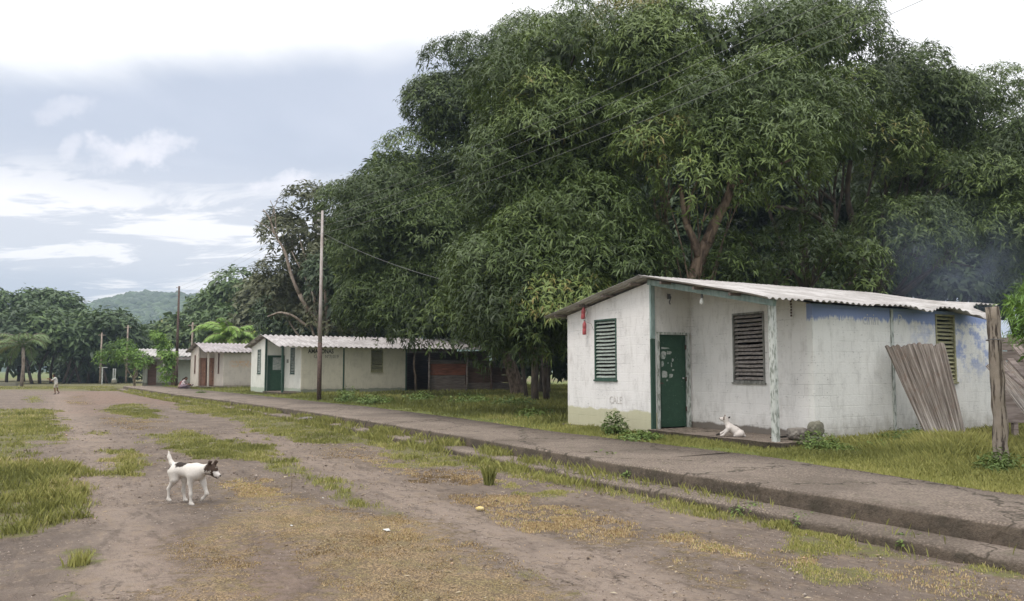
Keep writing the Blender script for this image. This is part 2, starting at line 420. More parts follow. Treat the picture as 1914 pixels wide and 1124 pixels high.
M['wall4'] = wall_mat('greenish_white_paint', (.42, .44, .38), (.30, .31, .27), (.2, .2, .16), .5, .3)


def roof_mat(name, a, b, rustc=(.22, .13, .09), amt=.4):
    m, tt = mat(name, .65, .4); n = tt.noise(tt.obj, 1.5, 6, .65); n2 = tt.noise(tt.mapv(tt.obj, (3, 0, 0), (2.5, .5, 1)), 5, 6, .7)
    c = tt.mix(tt.ss(n, .35, .65), a, b); c = tt.mix(tt.m('MULTIPLY', tt.ss(n2, .52, .72), amt), c, rustc)
    n4 = tt.noise(tt.obj, 22, 4, .7); c = tt.mix(tt.m('MULTIPLY', tt.ss(n4, .5, .75), .35), c, tuple(q * .55 for q in b))
    tt.set(tt.b.inputs['Base Color'], c); bump(tt, n2, .004); return m


M['roof1'] = roof_mat('weathered_grey_white_roofing', (.47, .45, .435), (.31, .29, .275), (.18, .155, .135), .7)
M['roof2'] = roof_mat('stained_grey_roofing', (.48, .45, .44), (.31, .285, .275), (.17, .145, .13), .65)
M['roof3'] = roof_mat('dull_grey_roofing', (.40, .36, .36), (.26, .23, .225), (.14, .12, .11), .6)
m, tt = mat('brown_grey_weathered_sheet', .85, .2)
ua = tt.n('ShaderNodeAttribute', attribute_name='across').outputs['Fac']; va = tt.n('ShaderNodeAttribute', attribute_name='along').outputs['Fac']
v = tt.n('ShaderNodeCombineXYZ', ins={0: tt.m('MULTIPLY', ua, 46.), 1: tt.m('MULTIPLY', va, 2.2), 2: 0.}); n = tt.noise(v, 1., 5, .7); n2 = tt.noise(tt.obj, 7, 5, .7)
c = tt.mix(tt.ss(n, .4, .62), (.085, .07, .058), (.245, .215, .188)); c = tt.mix(tt.m('MULTIPLY', tt.ss(n2, .5, .7), .6), c, (.13, .085, .06)); c = tt.mix(tt.m('MULTIPLY', tt.ss(va, .5, 1.), tt.ss(n, .45, .6)), c, (.37, .345, .315))
tt.set(tt.b.inputs['Base Color'], c); bump(tt, n, .004); M['sheet'] = m

m, tt = mat('green_door_with_torn_posters', .5, .4)
s_ = tt.n('ShaderNodeSeparateXYZ', ins={0: tt.obj}); x, y, z = s_.outputs
n = tt.noise(tt.obj, 9, 5, .7); nn = tt.noise(tt.mapv(tt.obj, (7, 0, 3)), 26, 4, .7)
g = tt.mix(tt.ss(n, .4, .7), (.018, .058, .033), (.027, .074, .044))
g = tt.mix(tt.m('MULTIPLY', tt.ss(nn, .64, .68), .5), g, (.25, .33, .28))
tt.set(tt.b.inputs['Base Color'], g); M['door_green'] = m
# body coats and clothes: colour by vertex (pigment only)
m, tt = mat('coat', .85, .2)
a = tt.n('ShaderNodeAttribute', attribute_name='col').outputs[0]; n = tt.noise(tt.obj, 60, 3, .6)
tt.set(tt.b.inputs['Base Color'], tt.mix(tt.m('MULTIPLY', tt.ss(n, .4, .7), .25), a, tt.mix(.5, a, (.12, .10, .08)))); bump(tt, n, .003); M['coat'] = m
M['hair'] = plain('black_hair', (.015, .012, .01), (.03, .025, .02), 60, .6, .3)

# ------------------------------------------------------------------ ground
def P1(sx, sy, sc, pts): return [atz(sx + a / sc, sy + b / sc, 0)[:2] for a, b in pts]


R1 = (0, 700, 2.65); R2 = (450, 700, 2.65); R3 = (1000, 760, 3.088); R4 = (1450, 800, 3.47)
GRASS = [   # (region, polygon, weight, blade height)
    (R1, [(-500, 178), (0, 178), (150, 172), (270, 180), (280, 240), (335, 290), (335, 345), (230, 350), (180, 330), (150, 400), (60, 420), (0, 430), (-500, 440)], .8, .12),
    (R1, [(-600, 430), (0, 430), (100, 440), (200, 450), (330, 450), (360, 490), (415, 530), (425, 690), (330, 745), (240, 765), (60, 800), (0, 810), (-400, 860)], 1., .20),
    (R1, [(548, 378), (620, 372), (690, 395), (675, 440), (650, 500), (605, 512), (570, 450)], .85, .11),
    (R1, [(300, 890), (400, 870), (480, 880), (450, 940), (400, 985), (320, 970)], .7, .08),
    (R1, [(240, 1085), (300, 1050), (380, 1040), (490, 1080), (480, 1160), (200, 1170)], .7, .07),
    (R1, [(-200, 985), (0, 985), (140, 965), (160, 985), (60, 1020), (-200, 1040)], .35, .05),
    (R1, [(500, 165), (600, 150), (700, 145), (760, 175), (820, 205), (800, 225), (620, 208), (520, 192)], .85, .10),
    (R1, [(140, 110), (200, 108), (195, 140), (140, 140)], .7, .10),
    (R1, [(450, 282), (520, 282), (500, 298), (455, 296)], .5, .06),
    (R1, [(755, 305), (900, 275), (1000, 290), (1150, 330), (1325, 360), (1325, 440), (1150, 400), (1000, 415), (880, 390), (800, 350)], .9, .10),
    (R2, [(0, 340), (70, 350), (170, 420), (250, 460), (380, 480), (520, 560), (620, 620), (650, 650), (610, 665), (500, 655), (430, 590), (330, 550), (240, 495), (100, 430), (0, 410)], .95, .12),
    (R2, [(620, 660), (760, 665), (810, 700), (750, 715), (640, 690)], .5, .04),
    (R2, [(0, 130), (250, 190), (340, 230), (450, 235), (600, 270), (800, 345), (950, 365), (1100, 400), (1250, 440), (1458, 480), (1458, 520), (1300, 490), (1100, 460), (850, 440), (770, 420), (700, 375), (560, 345), (280, 335), (100, 310), (0, 270)], .8, .11),
    (R2, [(770, 430), (1150, 420), (1170, 455), (900, 470), (780, 462)], .6, .06),
    (R2, [(1250, 545), (1458, 550), (1458, 610), (1340, 590)], .5, .05),
    (R1, [(870, 150), (1000, 145), (1100, 150), (1325, 190), (1325, 290), (1200, 255), (1130, 218), (1000, 198), (880, 172)], .8, .10),
    (R1, [(-300, 60), (0, 58), (300, 55), (560, 60), (620, 80), (560, 85), (300, 72), (0, 75), (-300, 80)], .8, .12),
    (R3, [(0, 290), (200, 325), (400, 380), (600, 435), (850, 515), (1050, 570), (1250, 620), (1544, 685), (1544, 760), (1400, 720), (1200, 668), (1000, 645), (800, 612), (600, 560), (380, 480), (180, 440), (0, 420)], .95, .10),
    (R3, [(0, 440), (120, 445), (190, 480), (170, 545), (0, 565)], .6, .06),
    (R3, [(1080, 735), (1180, 725), (1300, 745), (1544, 785), (1544, 830), (1420, 805), (1250, 790), (1150, 760)], .6, .03),
    (R3, [(720, 735), (860, 725), (900, 750), (800, 770)], .4, .03),
    (R3, [(1100, 985), (1210, 975), (1215, 1000), (1130, 1010)], .5, .03),
    (R4, [(80, 915), (180, 890), (300, 900), (450, 920), (690, 960), (680, 1000), (600, 1012), (400, 1010), (200, 975)], .75, .035),
    (R4, [(0, 620), (200, 665), (480, 725), (760, 780), (950, 830), (1150, 865), (1060, 905), (960, 880), (900, 850), (600, 845), (400, 810), (180, 825), (0, 780)], .8, .05),
    (R4, [(1180, 880), (1480, 890), (1560, 940), (1600, 990), (1480, 985), (1400, 950), (1280, 915)], .8, .06),
    (R4, [(880, 1090), (1100, 1070), (1120, 1180), (860, 1180)], .4, .03),
    (R2, [(1370, 990), (1458, 975), (1458, 1040), (1380, 1030)], .5, .04),
    (R3, [(0, 985), (100, 1000), (80, 1030), (0, 1035)], .5, .04),
    (R3, [(100, 1050), (250, 1080), (300, 1124), (120, 1124)], .5, .04),
    (R2, [(400, 1060), (560, 1070), (580, 1124), (380, 1124)], .4, .04),
    (R1, [(1190, 690), (1290, 700), (1280, 740), (1200, 740)], .35, .07),
    (R2, [(420, 760), (620, 790), (600, 840), (440, 820)], .35, .03),
    (R2, [(1050, 960), (1200, 950), (1160, 1010), (1060, 1010)], .3, .03),
]
MOSS = [
    (R1, [(1110, 540), (1180, 522), (1325, 520), (1325, 700), (1325, 1200), (900, 1200), (830, 1060), (880, 960), (830, 850), (860, 790), (1000, 755), (1150, 690), (1150, 620)], .75),
    (R2, [(0, 520), (120, 540), (250, 590), (330, 640), (480, 660), (620, 690), (800, 715), (900, 780), (1100, 845), (1280, 910), (1400, 965), (1500, 1010), (1600, 1200), (550, 1200), (400, 1050), (300, 960), (250, 880), (100, 800), (0, 760)], 1.),
    (R2, [(320, 350), (560, 350), (720, 400), (800, 480), (640, 450), (420, 400)], .5),
    (R2, [(980, 590), (1458, 600), (1458, 780), (1250, 700), (1060, 640)], .55),
    (R2, [(760, 470), (1200, 470), (1180, 560), (900, 540)], .45),
    (R3, [(0, 560), (300, 570), (520, 680), (560, 790), (380, 800), (150, 740), (0, 680)], .7),
    (R3, [(720, 745), (900, 740), (1200, 830), (1385, 870), (1300, 900), (1100, 865), (760, 795)], .8),
    (R3, [(700, 870), (860, 868), (970, 930), (850, 950), (740, 905)], .8),
    (R3, [(930, 995), (1100, 978), (1220, 1000), (1050, 1040)], .8),
    (R1, [(480, 205), (800, 230), (860, 280), (640, 270), (500, 240)], .4),
    (R1, [(330, 110), (420, 105), (440, 150), (340, 150)], .5),
    (R4, [(700, 880), (1000, 890), (1600, 1000), (1600, 1124), (900, 1124), (780, 1000)], .5),
    (R4, [(0, 790), (180, 830), (120, 900), (0, 900)], .4),
]
TRACK = [
    (R1, [(275, 95), (315, 95), (400, 210), (500, 330), (540, 430), (570, 540), (740, 610), (780, 800), (850, 900), (870, 1200), (420, 1200), (430, 900), (470, 800), (500, 740), (430, 690), (430, 560), (370, 440), (340, 330), (290, 240)], 1.),
    (R2, [(0, 280), (300, 345), (500, 420), (700, 500), (900, 560), (1150, 660), (1458, 790), (1458, 950), (1280, 885), (1000, 790), (850, 735), (700, 650), (500, 530), (300, 450), (150, 370), (0, 300)], .8),
    (R3, [(0, 780), (500, 820), (800, 950), (950, 1030), (1200, 1200), (300, 1200), (0, 960)], .9),
]
RED = [(R1, [(300, 85), (560, 85), (860, 130), (860, 160), (700, 140), (500, 150), (500, 200), (420, 190), (340, 110)], 1.),
       (R2, [(-300, 800), (60, 790), (260, 900), (400, 1060), (300, 1200), (-300, 1200)], .7)]
DARK = [(R1, [(-200, 830), (60, 815), (300, 760), (500, 730), (560, 790), (440, 880), (300, 870), (200, 1010), (0, 960), (-200, 960)], .7),
        (R1, [(850, 560), (1100, 570), (1140, 650), (1000, 720), (860, 740), (640, 760), (560, 700), (720, 640)], .6),
        (R1, [(200, 355), (340, 350), (370, 440), (220, 430)], .6)]


def polys(L): return [(np.array(P1(*r, p)), w) + tuple(rest) for r, p, w, *rest in L]


GP, MP, TP, RP, DP = polys(GRASS), polys(MOSS), polys(TRACK), polys(RED), polys(DARK)


def field(PL, x, y, soft=.12, namp=.35, nf=1.6, seed=3):
    dist = np.hypot(x, y); sc = np.clip(dist / 9, .5, 1.8)
    nz = (vnoise(x, y, seed, 5, nf) - .55) * 2; nz2 = (vnoise(x, y, seed + 9, 3, 7.) - .5) * 2
    out = np.zeros(x.shape); hh = np.zeros(x.shape)
    for it in PL:
        p, w = it[0], it[1]
        mn = p.min(0) - 2; mx = p.max(0) + 2
        sel = (x > mn[0]) & (x < mx[0]) & (y > mn[1]) & (y < mx[1])
        if not sel.any(): continue
        d = polysd(x[sel], y[sel], p) + (nz[sel] * namp + nz2[sel] * .12) * sc[sel]
        v = np.clip(d / (soft * sc[sel]) * .5 + .5, 0, 1) * w
        o = out[sel]; h = hh[sel]
        if len(it) > 2: h = np.where(v > o, it[2], h)
        out[sel] = np.maximum(o, v); hh[sel] = h
    return out, hh


KERB = np.array([(8.3, -.2), (5.6, 4.3), (4.24, 6.5), (2.91, 8.62), (1.41, 10.92), (.78, 12.1), (-.86, 15.02), (-5.68, 23.06), (-11.4, 31.6), (-17.39, 40.17), (-29.61, 58.95)])
FAR = np.array([(10.0, .9), (6.9, 5.2), (5.24, 8.01), (4.65, 9.51), (3.78, 11.6), (2.5, 13.7), (.95, 16.06), (-1.14, 20.13), (-4.65, 26.25), (-9.4, 33.5), (-15.0, 41.95), (-27.6, 60.2)])


def resamp(P, n):
    s = np.r_[0, np.cumsum(np.hypot(*np.diff(P, axis=0).T))]; q = np.linspace(0, 1, n) ** 1.0 * s[-1]
    return np.stack([np.interp(q, s, P[:, 0]), np.interp(q, s, P[:, 1])], 1)


# the road sheet, finest near the viewer
ys = np.r_[np.linspace(-6, 2.2, 12), np.geomspace(2.4, 130, 330)]
ss_ = np.linspace(-1, 1, 420)
Yg, Sg = np.meshgrid(ys, ss_, indexing='ij')
Xg = Sg * (np.maximum(Yg, 2) * 1.05 + 3)
gx, gy = Xg.ravel(), Yg.ravel()
g_, gh_ = field(GP, gx, gy)
m_, _ = field(MP, gx, gy, .55, .5, 1.1, 5); t_, _ = field(TP, gx, gy, .35, .3, .9, 6)
r_, _ = field(RP, gx, gy, .8, .5, .8, 7); d_, _ = field(DP, gx, gy, .5, .4, .8, 8)
far = np.clip((gy - 56 + (vnoise(gx, gy, 2, 3, .1) - .5) * 10) / 5, 0, 1); g_ = np.maximum(g_, far)
gz = (vnoise(gx, gy, 1, 3, .35) - .5) * .05 * np.clip(gy / 5, .3, 1) + (vnoise(gx, gy, 4, 3, 2.5) - .5) * .018
gz += m_ * .008 + g_ * .02
nY, nX = Yg.shape
ii = np.arange(nY * nX).reshape(nY, nX)
Q = np.stack([ii[:-1, :-1], ii[:-1, 1:], ii[1:, 1:], ii[1:, :-1]], -1).reshape(-1, 4)
m, tt = mat('worn_asphalt_and_litter', .9, .2)
A = lambda n: tt.n('ShaderNodeAttribute', attribute_name=n).outputs['Fac']
o = tt.geo
n1 = tt.noise(o, .9, 5, .6); n2 = tt.noise(o, 9, 5, .7); n3 = tt.noise(o, 60, 4, .7); n5 = tt.noise(tt.mapv(o, (4, 4, 0)), 3.2, 5, .7)
c = tt.mix(tt.ss(n1, .35, .65), (.222, .178, .146), (.156, .123, .099))
c = tt.mix(tt.m('MULTIPLY', A('track'), .8), c, (.345, .275, .222))
c = tt.mix(tt.m('MULTIPLY', A('dark'), .75), c, (.115, .094, .08))
c = tt.mix(tt.m('MULTIPLY', A('red'), .6), c, (.26, .165, .125))
c = tt.mix(tt.m('MULTIPLY', tt.ss(n2, .45, .7), .5), c, (.16, .12, .10))
c = tt.mix(tt.m('MULTIPLY', tt.ss(n5, .52, .66), .35), c, (.30, .225, .15))
vo = tt.n('ShaderNodeTexVoronoi', ins={'Vector': o}); vo.inputs['Scale'].default_value = 55
c = tt.mix(tt.m('MULTIPLY', tt.ss(vo.outputs[0], .25, .05), tt.ss(n2, .4, .6)), c, (.36, .31, .27))
c = tt.mix(tt.m('MULTIPLY', tt.ss(n3, .5, .75), .35), c, (.10, .08, .07))
rd = tt.n('ShaderNodeVectorRotate', ins={'Vector': o, 'Angle': math.radians(-31)}).outputs[0]
st1 = tt.noise(tt.mapv(rd, (0, 0, 0), (1, .28, 1)), 5.5, 6, .75); st2 = tt.noise(tt.mapv(rd, (7, 3, 0), (1, .5, 1)), 17, 5, .75)
c = tt.mix(tt.m('MULTIPLY', tt.ss(st1, .50, .64), .6), c, (.105, .082, .066))
c = tt.mix(tt.m('MULTIPLY', tt.ss(st2, .54, .66), .55), c, (.33, .265, .205))
c = tt.mix(tt.m('MULTIPLY', tt.ss(st1, .46, .36), .45), c, (.29, .225, .16))
edge = tt.m('MULTIPLY', tt.ss(A('moss'), .12, .35), tt.ss(A('moss'), .62, .40))
c = tt.mix(tt.m('MULTIPLY', tt.m('MULTIPLY', edge, tt.ss(n2, .40, .58)), .6), c, (.085, .065, .05))      # crumbled asphalt lip
crk = tt.n('ShaderNodeTexVoronoi', feature='DISTANCE_TO_EDGE', ins={'Vector': tt.vm('ADD', o, tt.vm('SCALE', tt.n('ShaderNodeTexNoise', ins={'Vector': o}).outputs[1], scale=.9))}); crk.inputs['Scale'].default_value = .85
c = tt.mix(tt.m('MULTIPLY', tt.m('MULTIPLY', tt.ss(crk.outputs[0], .016, .003), tt.ss(n5, .40, .55)), .7), c, (.06, .048, .04))
mm = tt.ss(tt.m('ADD', A('moss'), tt.m('MULTIPLY', tt.m('SUBTRACT', n2, .5), 2.2)), .22, .80)
mc = tt.mix(tt.ss(n5, .4, .62), (.44, .315, .175), (.31, .25, .115)); mc = tt.mix(tt.m('MULTIPLY', tt.ss(st2, .50, .62), .8), mc, (.14, .10, .06)); mc = tt.mix(tt.ss(n3, .42, .58), mc, (.12, .088, .055))
c = tt.mix(tt.m('MULTIPLY', mm, .85), c, mc)
gg = tt.ss(tt.m('ADD', A('green'), tt.m('MULTIPLY', tt.m('SUBTRACT', n2, .5), .8)), .3, .7)
gc = tt.mix(tt.ss(st2, .4, .6), (.16, .17, .055), (.14, .115, .065))
c = tt.mix(tt.m('MULTIPLY', gg, .85), c, gc)
tt.set(tt.b.inputs['Base Color'], c)
hb = tt.m('ADD', tt.m('ADD', n3, tt.m('MULTIPLY', n2, 1.5)), tt.m('MULTIPLY', vo.outputs[0], -.5))
bump(tt, hb, .022); M['road'] = m
road = npmesh('road', np.stack([gx, gy, gz], 1), Q, M['road'], smooth=True, attrs={'green': g_, 'moss': m_, 'track': t_, 'red': r_, 'dark': d_})
tag(road, kind='structure')

m, tt = mat('meadow_soil', .9, .2); o = tt.geo
n = tt.noise(o, .5, 6, .6); n2 = tt.noise(o, 6, 5, .7)
c = tt.mix(tt.ss(n, .35, .65), (.10, .13, .035), (.155, .17, .055)); c = tt.mix(tt.m('MULTIPLY', tt.ss(n2, .5, .7), .6), c, (.13, .10, .06))
tt.set(tt.b.inputs['Base Color'], c); bump(tt, n2, .03); M['soil'] = m
s = 1020.
gm = npmesh('ground', [(-s, -s, -.12), (s, -s, -.12), (s, s, -.12), (-s, s, -.12)], [[0, 1, 2, 3]], M['soil']); tag(gm, kind='structure')

# lawn terrace behind the kerb, from under the path to the far right
K = resamp(KERB, 90); Kn = np.gradient(K, axis=0); Kn /= np.linalg.norm(Kn, axis=1)[:, None]; Nn = np.stack([Kn[:, 1], -Kn[:, 0]], 1)   # towards the houses
offs = np.r_[.35, np.geomspace(.8, 75, 46)]
LV = (K[:, None, :] + Nn[:, None, :] * offs[None, :, None]).reshape(-1, 2)
lz = .285 + (vnoise(LV[:, 0], LV[:, 1], 11, 4, .6) - .5) * .07 * np.clip((np.tile(offs, 90) - 1.5) / 1.5, 0, 1)
ii = np.arange(90 * 47).reshape(90, 47)
Q = np.stack([ii[:-1, :-1], ii[:-1, 1:], ii[1:, 1:], ii[1:, :-1]], -1).reshape(-1, 4)
lawn = npmesh('lawn', np.c_[LV, lz], Q[:, ::-1].copy(), M['soil'], smooth=True); tag(lawn, kind='structure')

# path slab and the lower kerb step
m, tt = mat('exposed_aggregate_concrete', .9, .2); o = tt.geo
n1 = tt.noise(o, 1.1, 5, .6); n2 = tt.noise(o, 14, 5, .7); n3 = tt.noise(o, 3.5, 5, .7)
vo = tt.n('ShaderNodeTexVoronoi', ins={'Vector': o}); vo.inputs['Scale'].default_value = 42
c = tt.mix(tt.ss(n1, .35, .65), (.30, .246, .20), (.21, .171, .138))
vo2 = tt.n('ShaderNodeTexVoronoi', ins={'Vector': o}); vo2.inputs['Scale'].default_value = 19
peb = tt.m('MULTIPLY', tt.ss(vo.outputs[0], .36, .10), tt.ss(n1, .36, .56)); peb = tt.m('MAXIMUM', peb, tt.m('MULTIPLY', tt.ss(vo2.outputs[0], .34, .16), tt.ss(n1, .44, .56)))
c = tt.mix(tt.m('MULTIPLY', peb, .8), c, (.46, .37, .29))
n6 = tt.noise(o, .45, 4, .6); c = tt.mix(tt.m('MULTIPLY', tt.ss(n6, .52, .62), .45), c, (.115, .095, .075))
c = tt.mix(tt.m('MULTIPLY', tt.ss(n3, .56, .66), .35), c, (.13, .13, .07))
c = tt.mix(tt.m('MULTIPLY', tt.ss(vo.outputs[0], .45, .7), .55), c, (.12, .095, .08))
c = tt.mix(tt.m('MULTIPLY', tt.ss(n2, .5, .7), .4), c, (.11, .09, .075))
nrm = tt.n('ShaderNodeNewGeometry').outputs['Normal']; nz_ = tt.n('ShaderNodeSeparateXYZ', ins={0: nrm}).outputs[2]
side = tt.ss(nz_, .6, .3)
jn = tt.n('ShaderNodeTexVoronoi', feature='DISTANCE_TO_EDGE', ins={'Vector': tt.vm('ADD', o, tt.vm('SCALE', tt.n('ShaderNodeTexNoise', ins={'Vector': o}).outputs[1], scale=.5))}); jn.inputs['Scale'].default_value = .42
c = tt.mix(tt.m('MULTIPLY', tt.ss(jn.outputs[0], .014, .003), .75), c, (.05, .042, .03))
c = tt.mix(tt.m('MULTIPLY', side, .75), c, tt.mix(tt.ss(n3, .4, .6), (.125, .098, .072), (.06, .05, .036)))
tt.set(tt.b.inputs['Base Color'], c)
n7 = tt.noise(o, 48, 4, .75); bump(tt, tt.m('ADD', tt.m('MULTIPLY', n7, 1.3), tt.m('MULTIPLY', n2, 1.6)), .022); M['path'] = m


def strip(name, prof, n=420, jit=.007, seed=0, ends=(0, 1)):
    """prof(k_inner, k_outer) rows: list of (offset function, z, roughness)"""
    Kk = resamp(KERB, n); g = np.gradient(Kk, axis=0); g /= np.linalg.norm(g, axis=1)[:, None]; N = np.stack([g[:, 1], -g[:, 0]], 1)
    rows = []
    arc = np.r_[0, np.cumsum(np.hypot(*np.diff(Kk, axis=0).T))]
    for r, (off, z, jz) in enumerate(prof):
        w = (vnoise(arc, arc * 0 + r * 1.3 + seed, 5, 5, 5.) - .5) * 2.2 * jit + (vnoise(arc, arc * 0 + seed, 8, 2, .5) - .5) * .05
        zz = z + (vnoise(arc, arc * 0 + r * 5 + seed, 6, 4, 2.) - .5) * 2 * jz
        if off == 'far':
            Fk = resamp(FAR, 1500); d = ((Fk[None, :, :] - Kk[:, None, :]) * g[:, None, :]).sum(-1); j = np.abs(d).argmin(1)
            p = Fk[j] + N * (vnoise(arc, arc * 0, 9, 4, 1.5)[:, None] - .5) * .16
        else: p = Kk + N * (off + w)[:, None]
        rows.append(np.c_[p, zz])
    V = np.stack(rows, 1); m_ = V.shape[1]; ii = np.arange(n * m_).reshape(n, m_)
    Q = np.stack([ii[:-1, :-1], ii[1:, :-1], ii[1:, 1:], ii[:-1, 1:]], -1).reshape(-1, 4)
    return npmesh(name, V.reshape(-1, 3), Q[:, ::-1].copy(), M['path'])


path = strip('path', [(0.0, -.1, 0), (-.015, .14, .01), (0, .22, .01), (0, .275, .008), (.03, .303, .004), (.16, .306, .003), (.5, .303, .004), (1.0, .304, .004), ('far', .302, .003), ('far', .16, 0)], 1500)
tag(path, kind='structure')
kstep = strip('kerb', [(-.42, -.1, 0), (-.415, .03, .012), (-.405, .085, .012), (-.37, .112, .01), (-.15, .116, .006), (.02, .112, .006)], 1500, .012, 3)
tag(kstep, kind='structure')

# hills and the forest on them
hx = np.linspace(-900, 900, 150); hy = np.linspace(430, 1000, 60); HX, HY = np.meshgrid(hx, hy, indexing='ij')


def ridge(x, y):
    az = x / y * F + CX        # bearing of the ridge line as surveyed from the road
    prof = np.interp(az, [-1200, -300, 0, 170, 240, 300, 400, 600, 900, 1500, 2600], [20, 30, 46, 56, 65, 66, 64, 60, 42, 32, 20])
    t = np.clip((y - 430) / 270, 0, 1); t = t * t * (3 - 2 * t); b = np.clip((1000 - y) / 300, 0, 1)
    return prof * t * b + (vnoise(x, y, 21, 4, .012) - .5) * 8 * t
hzv = ridge(HX.ravel(), HY.ravel()) - .5
ii = np.arange(150 * 60).reshape(150, 60); Q = np.stack([ii[:-1, :-1], ii[1:, :-1], ii[1:, 1:], ii[:-1, 1:]], -1).reshape(-1, 4)
M['hill'] = plain('forest_floor', (.045, .07, .035), (.03, .05, .025), .05, .9, .1)
tag(npmesh('hills', np.c_[HX.ravel(), HY.ravel(), hzv], Q, M['hill'], smooth=True), kind='structure')
# treetops on the slope: lumpy crowns, one mass
ico = []
phi = (1 + 5 ** .5) / 2
icv = np.array([(-1, phi, 0), (1, phi, 0), (-1, -phi, 0), (1, -phi, 0), (0, -1, phi), (0, 1, phi), (0, -1, -phi), (0, 1, -phi), (phi, 0, -1), (phi, 0, 1), (-phi, 0, -1), (-phi, 0, 1)]) / math.hypot(1, phi)
icf = np.array([(0, 11, 5), (0, 5, 1), (0, 1, 7), (0, 7, 10), (0, 10, 11), (1, 5, 9), (5, 11, 4), (11, 10, 2), (10, 7, 6), (7, 1, 8), (3, 9, 4), (3, 4, 2), (3, 2, 6), (3, 6, 8), (3, 8, 9), (4, 9, 5), (2, 4, 11), (6, 2, 10), (8, 6, 7), (9, 8, 1)])
nT = 9000
ty = RNG.uniform(470, 760, nT); tx = (RNG.uniform(-.62, -.24, nT)) * ty
rr = RNG.uniform(1.6, 4.6, nT) * (1 + .5 * (RNG.random(nT) < .06)); tz = ridge(tx, ty) + rr * .2
Vv = icv[None] * (rr[:, None, None] * RNG.uniform(.65, 1.25, (nT, 12, 1))) * np.array([1, 1, .85]) + np.stack([tx, ty, tz], 1)[:, None]
Ff = icf[None] + (np.arange(nT) * 12)[:, None, None]
fo = npmesh('forest', Vv.reshape(-1, 3), Ff.reshape(-1, 3), M['leaf_far'], attrs={'tint': np.repeat(np.clip(RNG.uniform(-.2, .3, nT) + (vnoise(tx, ty, 5, 3, .02) - .5) * .5, 0, 1), 12)})
tag(fo, 'wooded hillside fading blue behind the village', 'forest', kind='stuff')


# ------------------------------------------------------------------ grass and litter
def blades(name, x, y, z, h, w, tint, mat_, lean=.45, parent=None):
    n = len(x); an = RNG.uniform(0, 2 * np.pi, n); l = RNG.uniform(.1, 1, n) * lean * h; ld = RNG.uniform(0, 2 * np.pi, n)
    dx, dy = np.cos(an) * w / 2, np.sin(an) * w / 2; lx, ly = np.cos(ld) * l, np.sin(ld) * l
    V = np.zeros((n, 4, 3))
    V[:, 0] = np.stack([x - dx, y - dy, z - .01], 1); V[:, 1] = np.stack([x + dx, y + dy, z - .01], 1)
    V[:, 2] = np.stack([x + dx * .7 + lx * .35, y + dy * .7 + ly * .35, z + h * .55], 1); V[:, 3] = np.stack([x + lx, y + ly, z + h], 1)
    Fq = np.arange(n * 4).reshape(n, 4)
    return npmesh(name, V.reshape(-1, 3), Fq, mat_, parent, attrs={'tint': np.repeat(tint, 4)})


def scatter_polys(PL, dens, cap, thr=.3):
    X, Y, HH, WW = [], [], [], []
    for it in PL:
        p = it[0]; a = p.min(0) - .4; b = p.max(0) + .4; b[1] = min(b[1], 70)
        cen = p.mean(0); dist = max(3., np.hypot(*cen)); ar = (b - a).prod()
        dn = dens * min(1., (10 / dist) ** 1.4); n = int(min(ar * dn, cap * 4))
        q = a + RNG.random((n, 2)) * (b - a)
        X.append(q[:, 0]); Y.append(q[:, 1])
    X = np.concatenate(X); Y = np.concatenate(Y)
    v, hh = field(PL, X, Y)
    clump = vnoise(X, Y, 31, 3, 5.); keep = RNG.random(len(X)) < np.clip(v * (clump * 2.6 - .80), 0, 1) * (.45 + .55 * (vnoise(X, Y, 33, 3, .8) > .45))
    keep &= v > thr * .4
    return X[keep], Y[keep], v[keep], hh[keep], clump[keep]


X, Y, v, hh, cl = scatter_polys(GP, 5200, 60000)
d = np.hypot(X, Y); h = np.maximum(hh, .03) * .62 * RNG.uniform(.2, 1.1, len(X)) ** 1.2 * (.25 + 1.5 * cl) * np.clip(v + .25, .3, 1)
tint = np.clip(.52 + (vnoise(X, Y, 41, 3, .7) - .5) * 1.3 + RNG.normal(0, .24, len(X)) - (hh - .08) * 1.2, 0, 1)
g1 = blades('grass', X, Y, np.zeros(len(X)), h, .0035 + .0008 * d, tint, M['grass'], .7)
tag(g1, 'yellow green grass patches growing through the broken road', 'grass', kind='stuff')
print('road grass', len(X))
# grass rooted on and along the kerb step
n = 110000; Kk = resamp(KERB, 900); gk = np.gradient(Kk, axis=0); gk /= np.linalg.norm(gk, axis=1)[:, None]; j = RNG.integers(60, 840, n)
of = RNG.uniform(-.75, .02, n); q = Kk[j] + np.stack([gk[:, 1], -gk[:, 0]], 1)[j] * of[:, None] + RNG.normal(0, .02, (n, 2))
dd = np.hypot(*q.T); pr_ = np.interp(dd, [6, 9, 11.5, 13, 24, 40, 60], [.0, .10, .55, 1., 1.1, .6, .3]) * (vnoise(q[:, 0], q[:, 1], 71, 3, 1.3) * 3 - 1.05) * (11 / np.maximum(dd, 11)) ** .8
k = RNG.random(n) < pr_; q = q[k]; of = of[k]; dd = dd[k]
g1b = blades('grass', q[:, 0], q[:, 1], np.where(of > -.38, .11, .01), RNG.uniform(.03, .17, len(q)) * np.clip(dd / 14, .6, 1.1), .003 + .0007 * dd, np.clip(.42 + RNG.normal(0, .18, len(q)), 0, 1), M['grass'], .8)
tag(g1b, 'grass overgrowing the lower kerb step beside the path', 'grass', kind='stuff')
